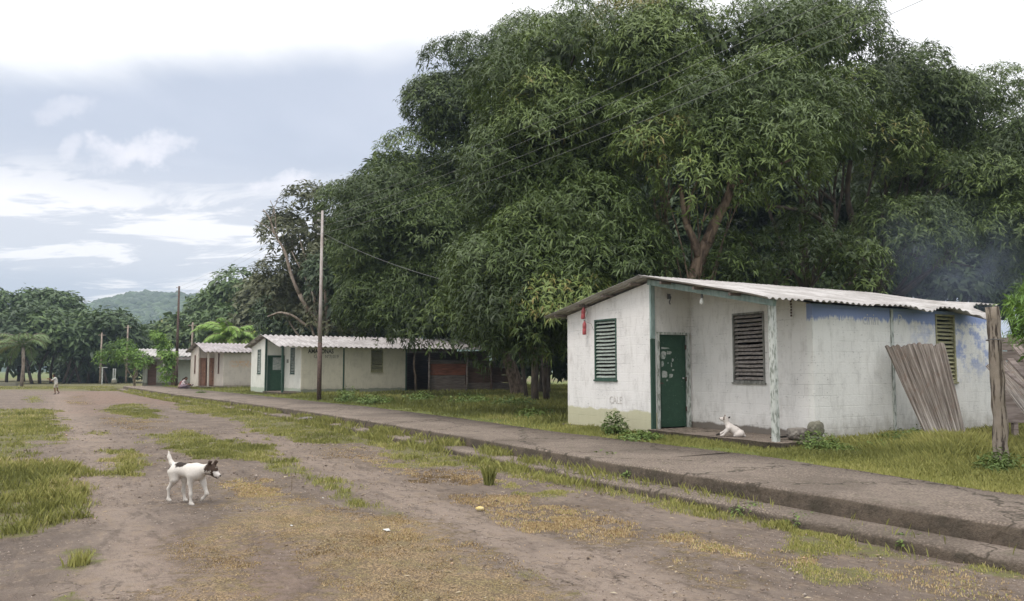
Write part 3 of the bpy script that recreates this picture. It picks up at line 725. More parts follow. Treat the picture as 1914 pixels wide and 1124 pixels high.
# loose pebbles and crumbs of asphalt
n = 26000; y_ = np.exp(RNG.uniform(math.log(4.2), math.log(22), n)); x_ = RNG.uniform(-.75, .66, n) * y_; LPk = np.r_[KERB, [[-40, 60], [-40, -1]]]
k = (polysd(x_, y_, LPk) > .45) & (vnoise(x_, y_, 81, 3, .9) > .42); x_, y_ = x_[k], y_[k]; n = len(x_); r_s = RNG.uniform(.003, .011, n) * (1 + (RNG.random(n) < .02) * 1.5) * np.clip(y_ / 9, .7, 1.6)
ov = np.array([(1, 0, 0), (-1, 0, 0), (0, 1, 0), (0, -1, 0), (0, 0, .8), (0, 0, -.5)]); of_ = np.array([(0, 2, 4), (2, 1, 4), (1, 3, 4), (3, 0, 4), (2, 0, 5), (1, 2, 5), (3, 1, 5), (0, 3, 5)])
Vp = ov[None] * r_s[:, None, None] * RNG.uniform(.6, 1.3, (n, 6, 1)) + np.stack([x_, y_, r_s * .3 + .004], 1)[:, None]
M['pebble'] = foliage('pebbles', (.10, .075, .06), (.26, .20, .165), (.46, .40, .35), (.50, .33, .2), .9)
pb_ = npmesh('gravel', Vp.reshape(-1, 3), (of_[None] + (np.arange(n) * 6)[:, None, None]).reshape(-1, 3), M['pebble'], attrs={'tint': np.repeat(RNG.uniform(0, 1, n), 6)})
tag(pb_, 'loose pebbles and asphalt crumbs scattered over the road', 'gravel', kind='stuff')

X, Y, v, hh, cl = scatter_polys(MP, 5200, 60000)
d = np.hypot(X, Y); n = len(X)
g2 = blades('dry_litter', X, Y, np.full(n, .004), RNG.uniform(.003, .013, n), .0035 + .0010 * d, np.clip(.5 + (vnoise(X, Y, 43, 3, 1.) - .5) * 1.5 + RNG.normal(0, .25, n), 0, 1), M['moss'], 1.6)
tag(g2, 'dry orange brown plant litter over the old asphalt', 'litter', kind='stuff')
print('litter', n)

# fallen leaves and bits of stalk trodden into the road
n = 3600; y_ = np.exp(RNG.uniform(math.log(4.3), math.log(26), n)); x_ = RNG.uniform(-.75, .66, n) * y_
k = (polysd(x_, y_, LPk) > .4) & (vnoise(x_, y_, 87, 3, .7) > .44); x_, y_ = x_[k], y_[k]; n = len(x_)
an = RNG.uniform(0, 6.28, n); ln = RNG.uniform(.012, .045, n) * np.clip(y_ / 9, .8, 1.5); wn = ln * RNG.uniform(.12, .45, n); ca, sa = np.cos(an), np.sin(an); z_ = RNG.uniform(.004, .012, n)
Vl = np.stack([np.stack([x_ - ca * ln, y_ - sa * ln, z_], 1), np.stack([x_ - sa * wn, y_ + ca * wn, z_ + ln * .25], 1), np.stack([x_ + ca * ln, y_ + sa * ln, z_ + .004], 1), np.stack([x_ + sa * wn, y_ - ca * wn, z_ + ln * .1], 1)], 1)
M['fallen'] = foliage('fallen_leaves', (.05, .035, .025), (.15, .10, .06), (.34, .26, .16), (.42, .36, .26), .8)
fl = npmesh('fallen_leaves', Vl.reshape(-1, 3), np.arange(n * 4).reshape(n, 4), M['fallen'], attrs={'tint': np.repeat(RNG.random(n), 4)})
tag(fl, 'dead leaves and bits of stalk trodden into the road', 'leaf litter', kind='stuff')

# lawn grass on the terrace (not under the houses)
HOUSE_RECTS = []      # (origin, angle, x0, x1, y0, y1)
A1 = math.radians(29)


def inrect(x, y, o, a, x0, x1, y0, y1):
    dx, dy = x - o[0], y - o[1]; u = dx * math.cos(a) + dy * math.sin(a); w = -dx * math.sin(a) + dy * math.cos(a)
    return (u > x0) & (u < x1) & (w > y0) & (w < y1)


B1 = (2.776, 15.339); B2 = (-13.33, 41.78); B3 = (-22.09, 54.48); A2 = math.radians(32.5)
HR = [(B1, A1, -.12, 6.45, -3.12, 3.2), (B1, A1, -.12, 1.1, -3.3, 0), (B2, A2, -.1, 12.4, -3.1, 3.1), (B3, A2, -.1, 6.6, -3.1, 3.1)]


def lawn_pts(n, y0, y1, x0f, x1f):
    y = np.exp(RNG.uniform(math.log(y0), math.log(y1), n * 2)) if y0 > 0 else RNG.uniform(y0, y1, n * 2)
    x = RNG.uniform(x0f, x1f, n * 2) * y
    LP = np.r_[FAR[:], [[-20, 80], [60, 80], [60, -5]]]
    s = polysd(x, y, LP) + (vnoise(x, y, 51, 4, 3.) - .5) * .35; k = s > -.02
    for r in HR: k &= ~inrect(x, y, *r)
    x, y, s = x[k], y[k], s[k]
    return x, y, s


x, y, s = (np.concatenate(q) for q in zip(lawn_pts(330000, 5.0, 62, -.45, .80), lawn_pts(190000, 5.5, 17, .05, .85), lawn_pts(60000, 5.0, 40, .8, 1.25)))
cl = vnoise(x, y, 53, 4, 1.2); k = RNG.random(len(x)) < np.clip(cl * 2.4 - .35, .15, 1) * np.clip(.35 + s * .8, .25, 1); x, y, s, cl = x[k], y[k], s[k], cl[k]
d = np.hypot(x, y)
hh = np.clip(.035 + s * .055, .03, .17) * RNG.uniform(.5, 1.3, len(x)) * (.45 + cl)
tall = np.exp(-(((x - 6.9) / 1.6) ** 2 + ((y - 11.2) / 1.6) ** 2)); hh *= 1 + tall * .8
tint = np.clip(.31 + (vnoise(x, y, 55, 3, .35) - .5) * 1.5 - .12 * np.clip(s, 0, 1) + tall * .3 + RNG.normal(0, .15, len(x)), 0, 1)
tint = tint - .12 * (vnoise(x, y, 57, 4, .9) > .5) * np.clip(s, 0, 1)
g3 = blades('grass', x, y, np.full(len(x), .29), hh, .003 + .0009 * d, tint, M['grass'], .7)
tag(g3, 'green lawn grass between the houses and the raised path', 'grass', kind='stuff')
print('lawn', len(x))


# ------------------------------------------------------------------ leaf rosettes (shared by trees and weeds)
def rosettes(P, N, L, w, k, droop, tint, flat=.9, tj=.07, upcurve=0):
    """P points, N outward normals, k leaves of length L each -> verts, quads, tints"""
    n = len(P); P = np.repeat(P, k, 0); N = np.repeat(N, k, 0); tint = np.repeat(tint, k) + RNG.normal(0, tj, n * k)
    R = RNG.normal(size=(n * k, 3)); R -= (R * N).sum(1, keepdims=True) * N; R /= np.linalg.norm(R, axis=1, keepdims=True) + 1e-9
    D = N * RNG.uniform(-.1, .8, (n * k, 1)) + R * flat + np.array([0, 0, -1]) * droop * RNG.uniform(.3, 1.3, (n * k, 1))
    D /= np.linalg.norm(D, axis=1, keepdims=True)
    Ll = L * RNG.uniform(.45, 1.2, (n * k, 1)); P = P + RNG.normal(0, .26 * L, (n * k, 3))
    S = np.cross(D, N + RNG.normal(0, .35, N.shape)); S /= np.linalg.norm(S, axis=1, keepdims=True) + 1e-9
    mid = P + D * Ll * .45 + N * Ll * .05; tip = P + D * Ll + np.array([0, 0, -1]) * Ll * .28 * droop
    ww = w * Ll / L / 2
    V = np.stack([P, mid - S * ww, tip, mid + S * ww], 1).reshape(-1, 3)
    return V, np.clip(tint, 0, 1)


def unit(n):
    v = RNG.normal(size=(n, 3)); return v / np.linalg.norm(v, axis=1, keepdims=True)


# ------------------------------------------------------------------ houses
def wallrun(mb, axis, face, thick, a0, a1, zb, top, holes=()):
    """vertical wall; axis 'x' or 'y' is its run; outer face at `face`; thick signed; top(a) height; holes (a,b,z0,z1)"""
    cuts = sorted({a0, a1, *[h[0] for h in holes], *[h[1] for h in holes]})
    if axis == 'y' and a0 < 0 < a1: cuts = sorted({*cuts, 0.})
    f0, f1 = face, face + thick
    def pc(a, b, za, zb_, ta, tb):
        def p(t, f, z): return (t, f, z) if axis == 'x' else (f, t, z)
        mb.hexa([p(a, f0, za), p(b, f0, zb_), p(b, f1, zb_), p(a, f1, za)], [p(a, f0, ta), p(b, f0, tb), p(b, f1, tb), p(a, f1, ta)])
    for a, b in zip(cuts[:-1], cuts[1:]):
        hs = [h for h in holes if h[0] <= a + 1e-6 and h[1] >= b - 1e-6]
        if not hs: pc(a, b, zb, zb, top(a), top(b))
        else:
            h = hs[0]
            if h[2] > zb + 1e-3: pc(a, b, zb, zb, h[2], h[2])
            pc(a, b, h[3], h[3], top(a), top(b))


def louvre(parent, axis, face, sgn, a, b, z0, z1, n, fm, sm, thick=.12, frame=.035):
    """sgn = direction into the wall"""
    def p(t, f, z): return (t, f, z) if axis == 'x' else (f, t, z)
    w = thing('window', None, None); w.parent = parent
    fr = MB(); f0, f1 = face - sgn * .015, face + sgn * (thick * .8)
    for q in ((a, a + frame, z0, z1), (b - frame, b, z0, z1), (a + frame, b - frame, z1 - frame, z1), (a + frame, b - frame, z0, z0 + frame)):
        fr.box(p(q[0], f0, q[2]), p(q[1], f1, q[3]))
    fr.box(p(a - .02, face - sgn * .035, z0 - .035), p(b + .02, face - sgn * .002, z0 - .001))
    fr.build('frame', fm, w)
    sl = MB(); st = (z1 - z0 - 2 * frame) / n
    for i in range(n):
        z = z0 + frame + st * (i + .5) + random.uniform(-.006, .006); seg = 5; tw = random.uniform(-.01, .01); sag = random.uniform(-.004, .014)
        pts = []
        for j in range(seg + 1):
            t_ = a + frame + (b - a - 2 * frame) * j / seg; zz = z - sag * math.sin(math.pi * j / seg) + tw * (j / seg - .5) + random.uniform(-.002, .002)
            pts.append((t_, zz))
        for (ta, za), (tb, zb_) in zip(pts[:-1], pts[1:]):
            o0 = face + sgn * .004; o1 = face + sgn * .045; hh = st * .30
            sl.hexa([p(ta, o0, za - hh), p(tb, o0, zb_ - hh), p(tb, o1, zb_ + hh * .75), p(ta, o1, za + hh * .75)],
                    [p(ta, o0, za - hh + .009), p(tb, o0, zb_ - hh + .009), p(tb, o1, zb_ + hh * .75 + .009), p(ta, o1, za + hh * .75 + .009)])
    sl.build('slats', sm, w)
    return w


def corr(name, parent, mat_, x0, x1, yr, zr, ye, ze, wave=.15, amp=.016, ny=10, sheet=.9, rag=.04, zfun=None, efun=None, seed=0, thick=.006):
    """corrugated slope from ridge (yr,zr) to eave (ye,ze), waves across x"""
    nx = int((x1 - x0) / wave * 8); xs = np.linspace(x0, x1, nx); ts = np.linspace(0, 1, ny)
    Xm, T = np.meshgrid(xs, ts, indexing='ij'); sh = np.floor((Xm - x0) / sheet)
    off = (np.sin(sh * 12.9898 + seed) * 43758.5453) % 1
    ex = 1 + (off - .5) * rag
    if efun is not None: ex = ex + efun(Xm) * T
    Ym = yr + (ye - yr) * T * ex; Zm = zr + (ze - zr) * T * ex
    ph = 2 * np.pi * (Xm - x0) / wave
    Zm = Zm + amp * np.clip(np.cos(ph) * 1.5, -1, 1) + (off - .5) * .015 * T + (vnoise(Xm, Ym, seed, 3, .8) - .5) * .05 * T
    Zm = Zm + ((Xm - x0) % sheet < wave) * .004
    if zfun is not None: Zm = Zm + zfun(Xm, T)
    Zs = Zm + (T > .52) * (T < 1.1) * -.004
    V = np.stack([Xm, Ym, Zs], -1).reshape(-1, 3); ii = np.arange(nx * ny).reshape(nx, ny)
    Q = np.stack([ii[:-1, :-1], ii[1:, :-1], ii[1:, 1:], ii[:-1, 1:]], -1).reshape(-1, 4)
    if ye < yr: Q = Q[:, ::-1].copy()
    o = npmesh(name, V, Q, mat_, parent, smooth=True)
    s = o.modifiers.new('solid', 'SOLIDIFY'); s.thickness = thick; s.offset = -1
    return o


ZR, SF, SB = 3.43, .205, .165          # ridge height, front and back slope


def topf(y): return (ZR - .05 + y * SF if y < 0 else ZR - .05 - y * SB) - .035


def house(name, label, B, ang, z0, WX, Lroof, mats, doorm, trim, win, slatm, wave, door, wins, facew, joints, posts=True, roofm='roof1', zf=.42, ys=1., group=None, roof_kw={}, base=.27):
    h = thing(name, label, 'house', (B[0], B[1], z0), ang, group)
    LP_ = 3.03
    g = MB(); wallrun(g, 'y', 0, .12, 0, 3.05, base, topf, [w[1:] for w in wins if w[0] == 'g']); g.build('gable_wall', M[mats[0]], h)
    g = MB(); wallrun(g, 'x', 0, .12, .12, 1.03, base, lambda a: topf(0), [(door[0], door[1], .30, door[2])]); g.build('door_wall', M[mats[1]], h)
    g = MB(); wallrun(g, 'y', 1.03, .12, -LP_ + .12, 0, base, topf, [w[1:] for w in wins if w[0] == 'p']); g.build('porch_wall', M[mats[1]], h)
    g = MB(); wallrun(g, 'x', -LP_, .12, 1.03, WX, base, lambda a: topf(-LP_), [w[1:] for w in wins if w[0] == 'f']); g.build('front_wall', M[mats[2]], h)
    g = MB(); wallrun(g, 'y', WX, -.12, -LP_ + .12, 3.05 - .12, base, topf); wallrun(g, 'x', 3.05, -.12, .12, WX, base, lambda a: topf(3.05)); g.build('rear_wall', M[mats[2]], h)
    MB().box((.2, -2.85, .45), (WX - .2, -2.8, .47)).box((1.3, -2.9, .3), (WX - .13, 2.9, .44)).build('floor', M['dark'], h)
    MB().box((WX * .5, -2.85, .45), (WX * .5 + .1, 2.85, 2.6)).build('inner_wall', M['dark'], h)  # floor and partition coloured near black in place of indoor shade
    for w in wins:
        if w[0] == 'g': louvre(h, 'y', 0, 1, *w[1:], win[0], win[1], slatm[0])
        if w[0] == 'p': louvre(h, 'y', 1.03, 1, *w[1:], win[0], win[3] if len(win) > 3 else win[1], slatm[1])
        if w[0] == 'f': louvre(h, 'x', -LP_, 1, *w[1:], win[0], win[2] if len(win) > 2 else win[1], slatm[-1])
    # front door in its frame
    d0, d1, dz = door; dr = thing('door', None, None); dr.parent = h
    nl = door_leaves = 2 if doorm == 'brown_door' else 1
    for i in range(nl):
        a = d0 + (d1 - d0) * i / nl + .03; b = d0 + (d1 - d0) * (i + 1) / nl - .03
        db = MB().box((a, .03, .44), (b, .07, dz - .02))
        for q in ((a + .06, a + .07), (b - .07, b - .06)): db.box((q[0], .024, .5), (q[1], .0295, dz - .08))
        db.build('door_leaf', M[doorm], dr, bevel=.004)
        MB().lathe([(.012, 0), (.02, .006), (.018, .03)], (b - .09, .0, 1.4), 8).build('knob', M['metal'], dr)
    for zq in (.75, 1.35, 2.0):
        if zq < dz: MB().box((d1 - .045, .016, zq), (d1 - .014, .0295, zq + .09)).build('hinge', M['rust'], dr)
    MB().box((d0 + .05, .012, 1.30), (d0 + .13, .0295, 1.33)).build('latch', M['rust'], dr)
    fr = MB(); fr.box((d0 - .05, -.03, .42), (d0 + .012, .1, dz + .03)).box((d1 - .012, -.03, .42), (d1 + .05, .1, dz + .03)).box((d0 + .012, -.03, dz - .02), (d1 - .012, .1, dz + .03))
    fr.build('door_frame', trim[1], dr)
    # porch slab and footing
    pb = MB()
    n = 14; rng = random.Random(5)
    for i in range(n):          # broken front edge of the slab
        y0_, y1_ = -3.3 * i / n, -3.3 * (i + 1) / n
        e = -.14 + rng.uniform(-.035, .035)
        pb.hexa([(e + .07, y1_, .19), (1.03, y1_, .19), (1.03, y0_, .19), (e + .07, y0_, .19)], [(e, y1_, .415 + rng.uniform(-.004, .004)), (1.03, y1_, .42), (1.03, y0_, .42), (e, y0_, .415 + rng.uniform(-.004, .004))])
    pb.build('porch_slab', M['path'], h)
    pb = MB().box((-.10, .002, .15), (WX + .08, 3.2, .335)).box((1.03, -3.28, .12), (WX + .1, 0, .31)); pb.build('footing', M['path'], h)
    # posts, beam, rafters
    MB().box((-.035, -.03, 2.2), (.075, .015, topf(0) - .06)).build('corner_post', trim[0], h, bevel=.006)
    MB().box((-.034, -.029, .30), (.074, .014, 2.198)).build('corner_post', M['green_trim'] if name and trim[0] is not M['wall3'] else trim[0], h, bevel=.006)
    if posts: MB().beam((.06, -LP_ - .02, .40), (.04, -LP_ - .02, topf(-LP_) - .08), .10, .10, (0, 1, 0)).build('porch_post', trim[2], h, bevel=.006)
    MB().beam((.03, .1, topf(0) + .0), (.03, -3.12, topf(-3.12) - .02), .09, .11).build('porch_beam', trim[0], h, bevel=.005)
    rf = MB()
    for y in (-2.4, -1.5, -.6, .35, 1.3, 2.2, 3.2): rf.box((-.26, y - .025, topf(y) + .003), (WX + .1, y + .025, topf(y) + .05))
    rf.build('purlins', M['plank_grey'], h)
    # wooden strip at facade joints
    for j in joints: MB().box((j, -LP_ - .022, .3), (j + .07, -LP_ + .01, topf(-LP_) - .02)).build('joint_strip', trim[3], h)
    rk = dict(wave=wave); rk.update(roof_kw)
    corr('roof', h, M[roofm], -.32, Lroof, 0, ZR + .015, -3.34, ZR - 3.34 * SF, **rk)
    rk.pop('zfun', None); rk.pop('efun', None)
    corr('roof', h, M[roofm], -.32, Lroof, .0, ZR + .0, 3.6, ZR - 3.6 * SB, seed=4, **rk)
    return h


def z1(X, T):
    b = np.exp(-((X - 5.28) / .34) ** 2) * -.17 + np.exp(-((X - 3.75) / .3) ** 2) * -.07 + (X > 5.62) * .07 + np.clip((X - 2) / 4.5, 0, 1) * .05 + np.exp(-((X - 2.2) / .5) ** 2) * -.02
    return b * T ** 3


def e1(X): return np.where(X > 5.62, -.09, 0) + np.exp(-((X - 5.28) / .28) ** 2) * .09 + np.exp(-((X - 3.75) / .3) ** 2) * .03


H1 = house('house', 'nearest whitewashed house with green door, porch and blue paint remnants', B1, A1, 0, 6.42, 6.75, ('wall1', 'wall1c', 'wall1b'), 'door_green',
           (M['pale_green'], M['white_trim'], M['white_trim'], M['white_trim']), (16, M['green_trim'], M['slat_olive'], M['frame_grey']), (M['slat_grey'], M['slat_brown'], M['slat_olive']), .15,
           (.17, .93, 2.31), [('g', 1.15, 1.95, 1.37, 2.68), ('p', -1.96, -1.17, 1.35, 2.66), ('f', 4.49, 5.11, 1.35, 2.66)], None, [3.12], group='row of whitewashed houses', roof_kw=dict(zfun=z1, efun=e1))
# torn poster scraps on the door
rr_ = random.Random(3); dr1 = [o for o in H1.children if o.name.startswith('door') and o.type == 'EMPTY'][0]
for (cx_, cz_, w_, h_) in ((.36, 2.02, .26, .04), (.32, 1.88, .15, .17), (.47, 1.93, .13, .07), (.29, 1.70, .08, .12), (.35, 1.50, .15, .14), (.51, 1.46, .11, .08), (.56, 1.78, .05, .07), (.53, 1.68, .03, .1), (.57, 1.58, .06, .04), (.44, 1.72, .025, .025), (.41, 1.37, .05, .04)):
    n = 11; pts = []
    for i in range(n):
        an = 2 * math.pi * i / n; q = max(abs(math.cos(an)), abs(math.sin(an))); r = rr_.uniform(.7, 1.05) / q
        pts.append((cx_ + w_ / 2 * r * math.cos(an), .0275, cz_ + h_ / 2 * r * math.sin(an)))
    MB().add(pts + [(a, .0285, c_) for a, b, c_ in pts], [list(range(n)), list(range(2 * n - 1, n - 1, -1))] + [[i, (i + 1) % n, n + (i + 1) % n, n + i] for i in range(n)]).build('poster_scrap', M['paper'], dr1)


def text(name, s, parent, origin, size, m_, sx=1., normal='x', bold=.0, space=1.):
    cu = bpy.data.curves.new('t', 'FONT'); cu.body = s; cu.size = size; cu.extrude = .002; cu.offset = bold; cu.space_character = space
    ob = bpy.data.objects.new('t', cu); COL.objects.link(ob); bpy.context.view_layer.update()
    me = bpy.data.meshes.new_from_object(ob.evaluated_get(bpy.context.evaluated_depsgraph_get())); bpy.data.objects.remove(ob)
    o = bpy.data.objects.new(name, me); COL.objects.link(o); me.materials.clear(); me.materials.append(m_)
    R = Matrix(((sx, 0, 0, 0), (0, 0, -1, 0), (0, 1, 0, 0), (0, 0, 0, 1)))      # reads along +x, faces -y
    if normal == 'y': R = Matrix.Rotation(-math.pi / 2, 4, 'Z') @ R
    me.transform(Matrix.Translation(origin) @ R); o.parent = parent
    return o


M['scratch'] = plain('rubbed_grey_writing', (.40, .38, .36), (.58, .55, .52), 60, .9, .1)
M['white_letters'] = plain('white_dripping_letters', (.60, .60, .57), (.50, .50, .52), 30, .9, .1)
text('rubbed_writing', 'CALE', H1, (-.003, 1.42, .87), .22, M['scratch'], .85, 'y')
text('white_writing', 'cinin', H1, (2.35, -3.033, 2.40), .30, M['white_letters'], .8, space=1.0)
text('white_writing', 'P', H1, (3.34, -3.033, 2.42), .28, M['white_letters'], .9)

H2 = house('house', 'middle cream house with green door and black lettering, timber annex beside it', B2, A2, 0, 6.95, 12.5, ('wall2a', 'wall2a', 'wall2'), 'door_green',
           (M['green_trim'], M['green_trim'], M['green_trim'], M['green_trim']), (16, M['green_trim'], M['slat_olive']), (M['slat_grey'], M['slat_grey'], M['slat_olive']), .28,
           (.15, .97, 2.31), [('g', .95, 1.65, 1.35, 2.68), ('p', -1.85, -1.1, 1.35, 2.72), ('f', 4.82, 5.52, 1.45, 2.66)], None, [3.25, 6.86], group='row of whitewashed houses', roofm='roof2', roof_kw=dict(amp=.03, sheet=1.12))
text('lettering', 'AMAZONAS', H2, (1.36, -3.034, 2.42), .31, M['ink'], .80, bold=.010)
text('lettering', 'G7', H2, (1.66, -3.034, 2.17), .25, M['ink2'], 1.05, bold=.004)
text('lettering', 'N\u00ba7', H2, (2.26, -3.034, 2.17), .25, M['ink2'], .8, bold=.004)
text('lettering', '1019', H2, (2.58, -3.034, 2.17), .25, M['ink2'], .85, bold=.004)
MB().box((.40, .018, 1.55), (.84, .0285, 2.22)).build('paper_notice', M['paper'], [o for o in H2.children if o.name.startswith('door.') and o.type == 'EMPTY'][0])
MB().box((1.005, -.75, 1.93), (1.029, -.45, 2.12)).build('number_plate', M['ink2'], H2)
H3 = house('house', 'cream house with brown double door and faded orange writing, partly behind the middle house', B3, A2, 0, 6.6, 7.0, ('wall3', 'wall3', 'wall3b'), 'brown_door',
           (M['wall3'], M['brown_door'], M['wall3'], M['wall3']), (16, M['plank_dark'], M['plank_dark']), (M['plank_dark'], M['plank_dark'], M['plank_dark']), .28,
           (.08, .99, 2.35), [('g', 1.1, 1.55, 1.3, 2.6), ('p', -1.75, -1.35, 1.3, 2.7)], None, [], group='row of whitewashed houses', roofm='roof3', roof_kw=dict(amp=.03, sheet=1.12))

# timber annex under the same roofline, boards and crooked posts
an = thing('timber_annex', 'dark shed of red brown and grey planks with crooked posts beside lettered house', 'shed', (B2[0], B2[1], 0), A2)
y = -3.0
pr = MB(); rn = random.Random(8)
zz = .32
for i, (m_, hgt) in enumerate((('g', .20), ('g', .18), ('g', .33), ('g', .22), ('r', .24), ('r', .22), ('r', .2), ('g', .15))):
    pb = MB().box((8.35, y + rn.uniform(-.01, .01), zz), (10.7 + rn.uniform(-.05, .05), y + .035, zz + hgt - .015)); zz += hgt
    pb.build('plank', M['plank_red' if m_ == 'r' else 'plank_grey'], an)
for i, hgt in enumerate((.5, .45, .45, .4)):
    MB().box((10.8, y + .02 + .02 * (i % 2), .3 + sum((.5, .45, .45, .4)[:i])), (14.2, y + .06 + .02 * (i % 2), .29 + sum((.5, .45, .45, .4)[:i + 1]))).build('plank', M['plank_dark' if i in (1, 2) else 'plank_grey'], an)
for px_, ln, m_ in ((7.42, .06, 'bark'), (8.3, 0, 'plank_grey'), (10.75, .0, 'plank_grey'), (12.4, 0, 'plank_dark'), (14.2, 0, 'plank_dark')):
    MB().tube([(px_ + ln, y - .09, .2), (px_ + ln * .6, y - .09, 1.1), (px_ - ln * 1.2, y - .09, 1.9), (px_, y - .09, 2.66 if px_ < 11 else 2.1)], [.075, .065, .06, .055], 8, jit=.08).build('post', M[m_], an, True)
MB().box((7.0, y - .03, 2.5), (10.8, y + .05, 2.62)).box((8.35, y + .3, 2.05), (10.7, y + .34, 2.12)).build('crossbeam', M['plank_grey'], an)
MB().box((6.97, 1.2, .3), (12.4, 1.3, 3.)).box((12.3, y + .1, .3), (12.36, 1.2, 2.7)).build('rear_boards', M['plank_dark'], an)

# far low house under a flat pale roof edge
P4 = atz(266, 720.5, .3)
h4 = thing('house', 'far low greenish white house with pale flat roof edge behind climbing shrub', 'house', (P4[0], P4[1], 0), math.radians(15), 'row of whitewashed houses')
g = MB(); wallrun(g, 'x', 0, .12, 0, 7.5, .1, lambda a: 2.35, [(.35, 1.0, .3, 2.2), (2.1, 2.5, .3, 2.1), (4.6, 5.2, 1.3, 2.1)]); g.build('front_wall', M['wall4'], h4)
g = MB(); wallrun(g, 'y', 0, .12, .12, 4, .1, lambda a: 2.35); wallrun(g, 'y', 7.5, -.12, .12, 4, .1, lambda a: 2.35); wallrun(g, 'x', 4, .12, 0, 7.5, .1, lambda a: 2.35); g.build('rear_wall', M['wall4'], h4)
MB().box((-.5, -.9, 2.42), (8, 4.4, 2.5)).build('ceiling_board', M['plank_grey'], h4)
corr('roof', h4, M['roof1'], -.6, 8.1, 1.6, 3.25, -1.0, 2.62, wave=.3, amp=.03)
MB().box((-.6, -.92, 2.36), (8.1, -.86, 2.58)).build('fascia', M['roof3'], h4)
for q in (.3, 1.6, 4.2, 7.2): MB().box((q, -.8, .2), (q + .12, -.68, 2.4)).build('porch_post', M['wall4'], h4)
for q in ((.35, 1.0, .3, 2.2), (2.1, 2.5, .3, 2.1), (4.6, 5.2, 1.3, 2.1)): MB().box((q[0], .08, q[2]), (q[1], .11, q[3])).build('dark_opening', M['plank_dark'], h4)  # dark panels stand in for the darkness of the openings


# ------------------------------------------------------------------ poles and wires
def pole(base, top, lean=(0, 0), r0=.10, r1=.055, label='', group='utility poles', fit=True, upm='pole_grey'):
    b = np.array(base); o = thing('utility_pole', label, 'utility pole', tuple(b), 0, group)
    hgt = top - b[2]
    pts = [(lean[0] * t_, lean[1] * t_, hgt * t_) for t_ in (0, .3, .55)]
    MB().tube([(0, 0, -.1)] + pts[1:2], [r0, r0 * .97], 10).build('lower_pole', M['rust'], o, True)
    MB().tube(pts[1:] + [(lean[0], lean[1], hgt)], [r0 * .92, r0 * .75, r1], 10).build('upper_pole', M[upm], o, True)
    if fit:
        for i in range(4):
            z = hgt - .12 - .30 * i; x_ = lean[0] * z / hgt; y_ = lean[1] * z / hgt
            q = MB().beam((x_, y_, z), (x_ - .14, y_ - .08, z), .03, .03).lathe([(.02, -.04), (.035, -.03), (.035, .03), (.02, .04)], (x_ - .15, y_ - .09, z), 8)
            q.build('insulator', M['metal'], o)
    return o


PT1 = np.array([-8.11, 32.57]); PT2 = np.array([-25.58, 58.95]); PT0 = PT1 + (PT1 - PT2) * 1.02
pole((*PT1, .29), 8.35, (-.0, 0), .095, .05, 'tall steel pole with rusty lower half in front of lettered house')
pole((*PT2, .29), 7.95, (0, 0), .12, .07, 'far steel pole beside the climbing shrub, wires fanning from its top', upm='rust')
pole((*PT0, .27), 8.4, (0, 0), .115, .06, 'steel pole standing past the right edge of view')
for i in range(4):
    z2, z1_, z0 = 7.95 - .12 - .3 * i, 8.35 - .12 - .3 * i, 8.4 - .12 - .3 * i; off = np.array([-.15, -.09]); mb = MB()
    for (a, za, b, zb_, sag) in ((PT2, z2, PT1, z1_, .22), (PT1, z1_, PT0, z0, .45 + .05 * i)):
        pts = []
        for k in range(25):
            t_ = k / 24; p = a + (b - a) * t_ + off; pts.append((p[0], p[1], za + (zb_ - za) * t_ - sag * 4 * t_ * (1 - t_)))
        mb.tube(pts, .0036, 5)
    tag(mb.build('overhead_wire', M['line']), ('topmost', 'second from top', 'third from top', 'lowest')[i] + ' of the four overhead wires strung between the poles', 'wire', 'overhead wires')
a = np.array([PT1[0], PT1[1], 7.4]); Hc = np.array([B1[0] + math.cos(A1) * 1.5 - math.sin(A1) * 3.5, B1[1] + math.sin(A1) * 1.5 + math.cos(A1) * 3.5, 3.1])
tag(MB().tube([tuple(a + (Hc - a) * t_ - np.array([0, 0, .5 * 4 * t_ * (1 - t_)])) for t_ in np.linspace(0, 1, 20)], .009, 5).build('service_wire', M['wire']), 'single thin wire dropping from the near pole to the nearest house', 'wire')
for (px_, py_, pt, pb_, Y, lab) in ((359, 0, 603, 648, 66, 'thin bare pole rising behind the brown door house roof'), (187, 0, 622, 712, 78, 'thin old pole standing left of the low bushy tree'), (235.5, 0, 608, 712, 82, 'thin grey pole behind the low bushy tree')):
    b = atY(px_, pb_, Y); t_ = atY(px_, pt, Y); o = thing('utility_pole', lab, 'utility pole', (b[0], b[1], .2), 0, 'utility poles')
    MB().tube([(0, 0, 0), (0, 0, t_[2] - .2)], [.10, .07], 8).build('mast', M['bark_pale'], o, True)
    MB().beam((-.35, 0, t_[2] - .45), (.35, 0, t_[2] - .45), .06, .06).build('crossarm', M['bark_pale'], o)


def l2w(B, a, p):
    return np.array([B[0] + math.cos(a) * p[0] - math.sin(a) * p[1], B[1] + math.sin(a) * p[0] + math.cos(a) * p[1], p[2]])


# ------------------------------------------------------------------ things round the near house
def pbottle(name, label, p, h, r, tilt):
    o = thing(name, label, 'bottle', tuple(p), 0, 'red bottles hung from the eave'); o.rotation_euler = (tilt, tilt * .5, 0)
    MB().lathe([(r * .8, -h), (r, -h + .015), (r, -h * .62), (r * .93, -h * .6), (r * .93, -h * .5), (r, -h * .48), (r, -h * .24), (r * .5, -h * .08), (r * .42, 0)], n=14).build('bottle_body', M['red'], o, True)
    MB().lathe([(r * .46, 0), (r * .46, .022)], n=10).build('cap', M['wire'], o)
    return o


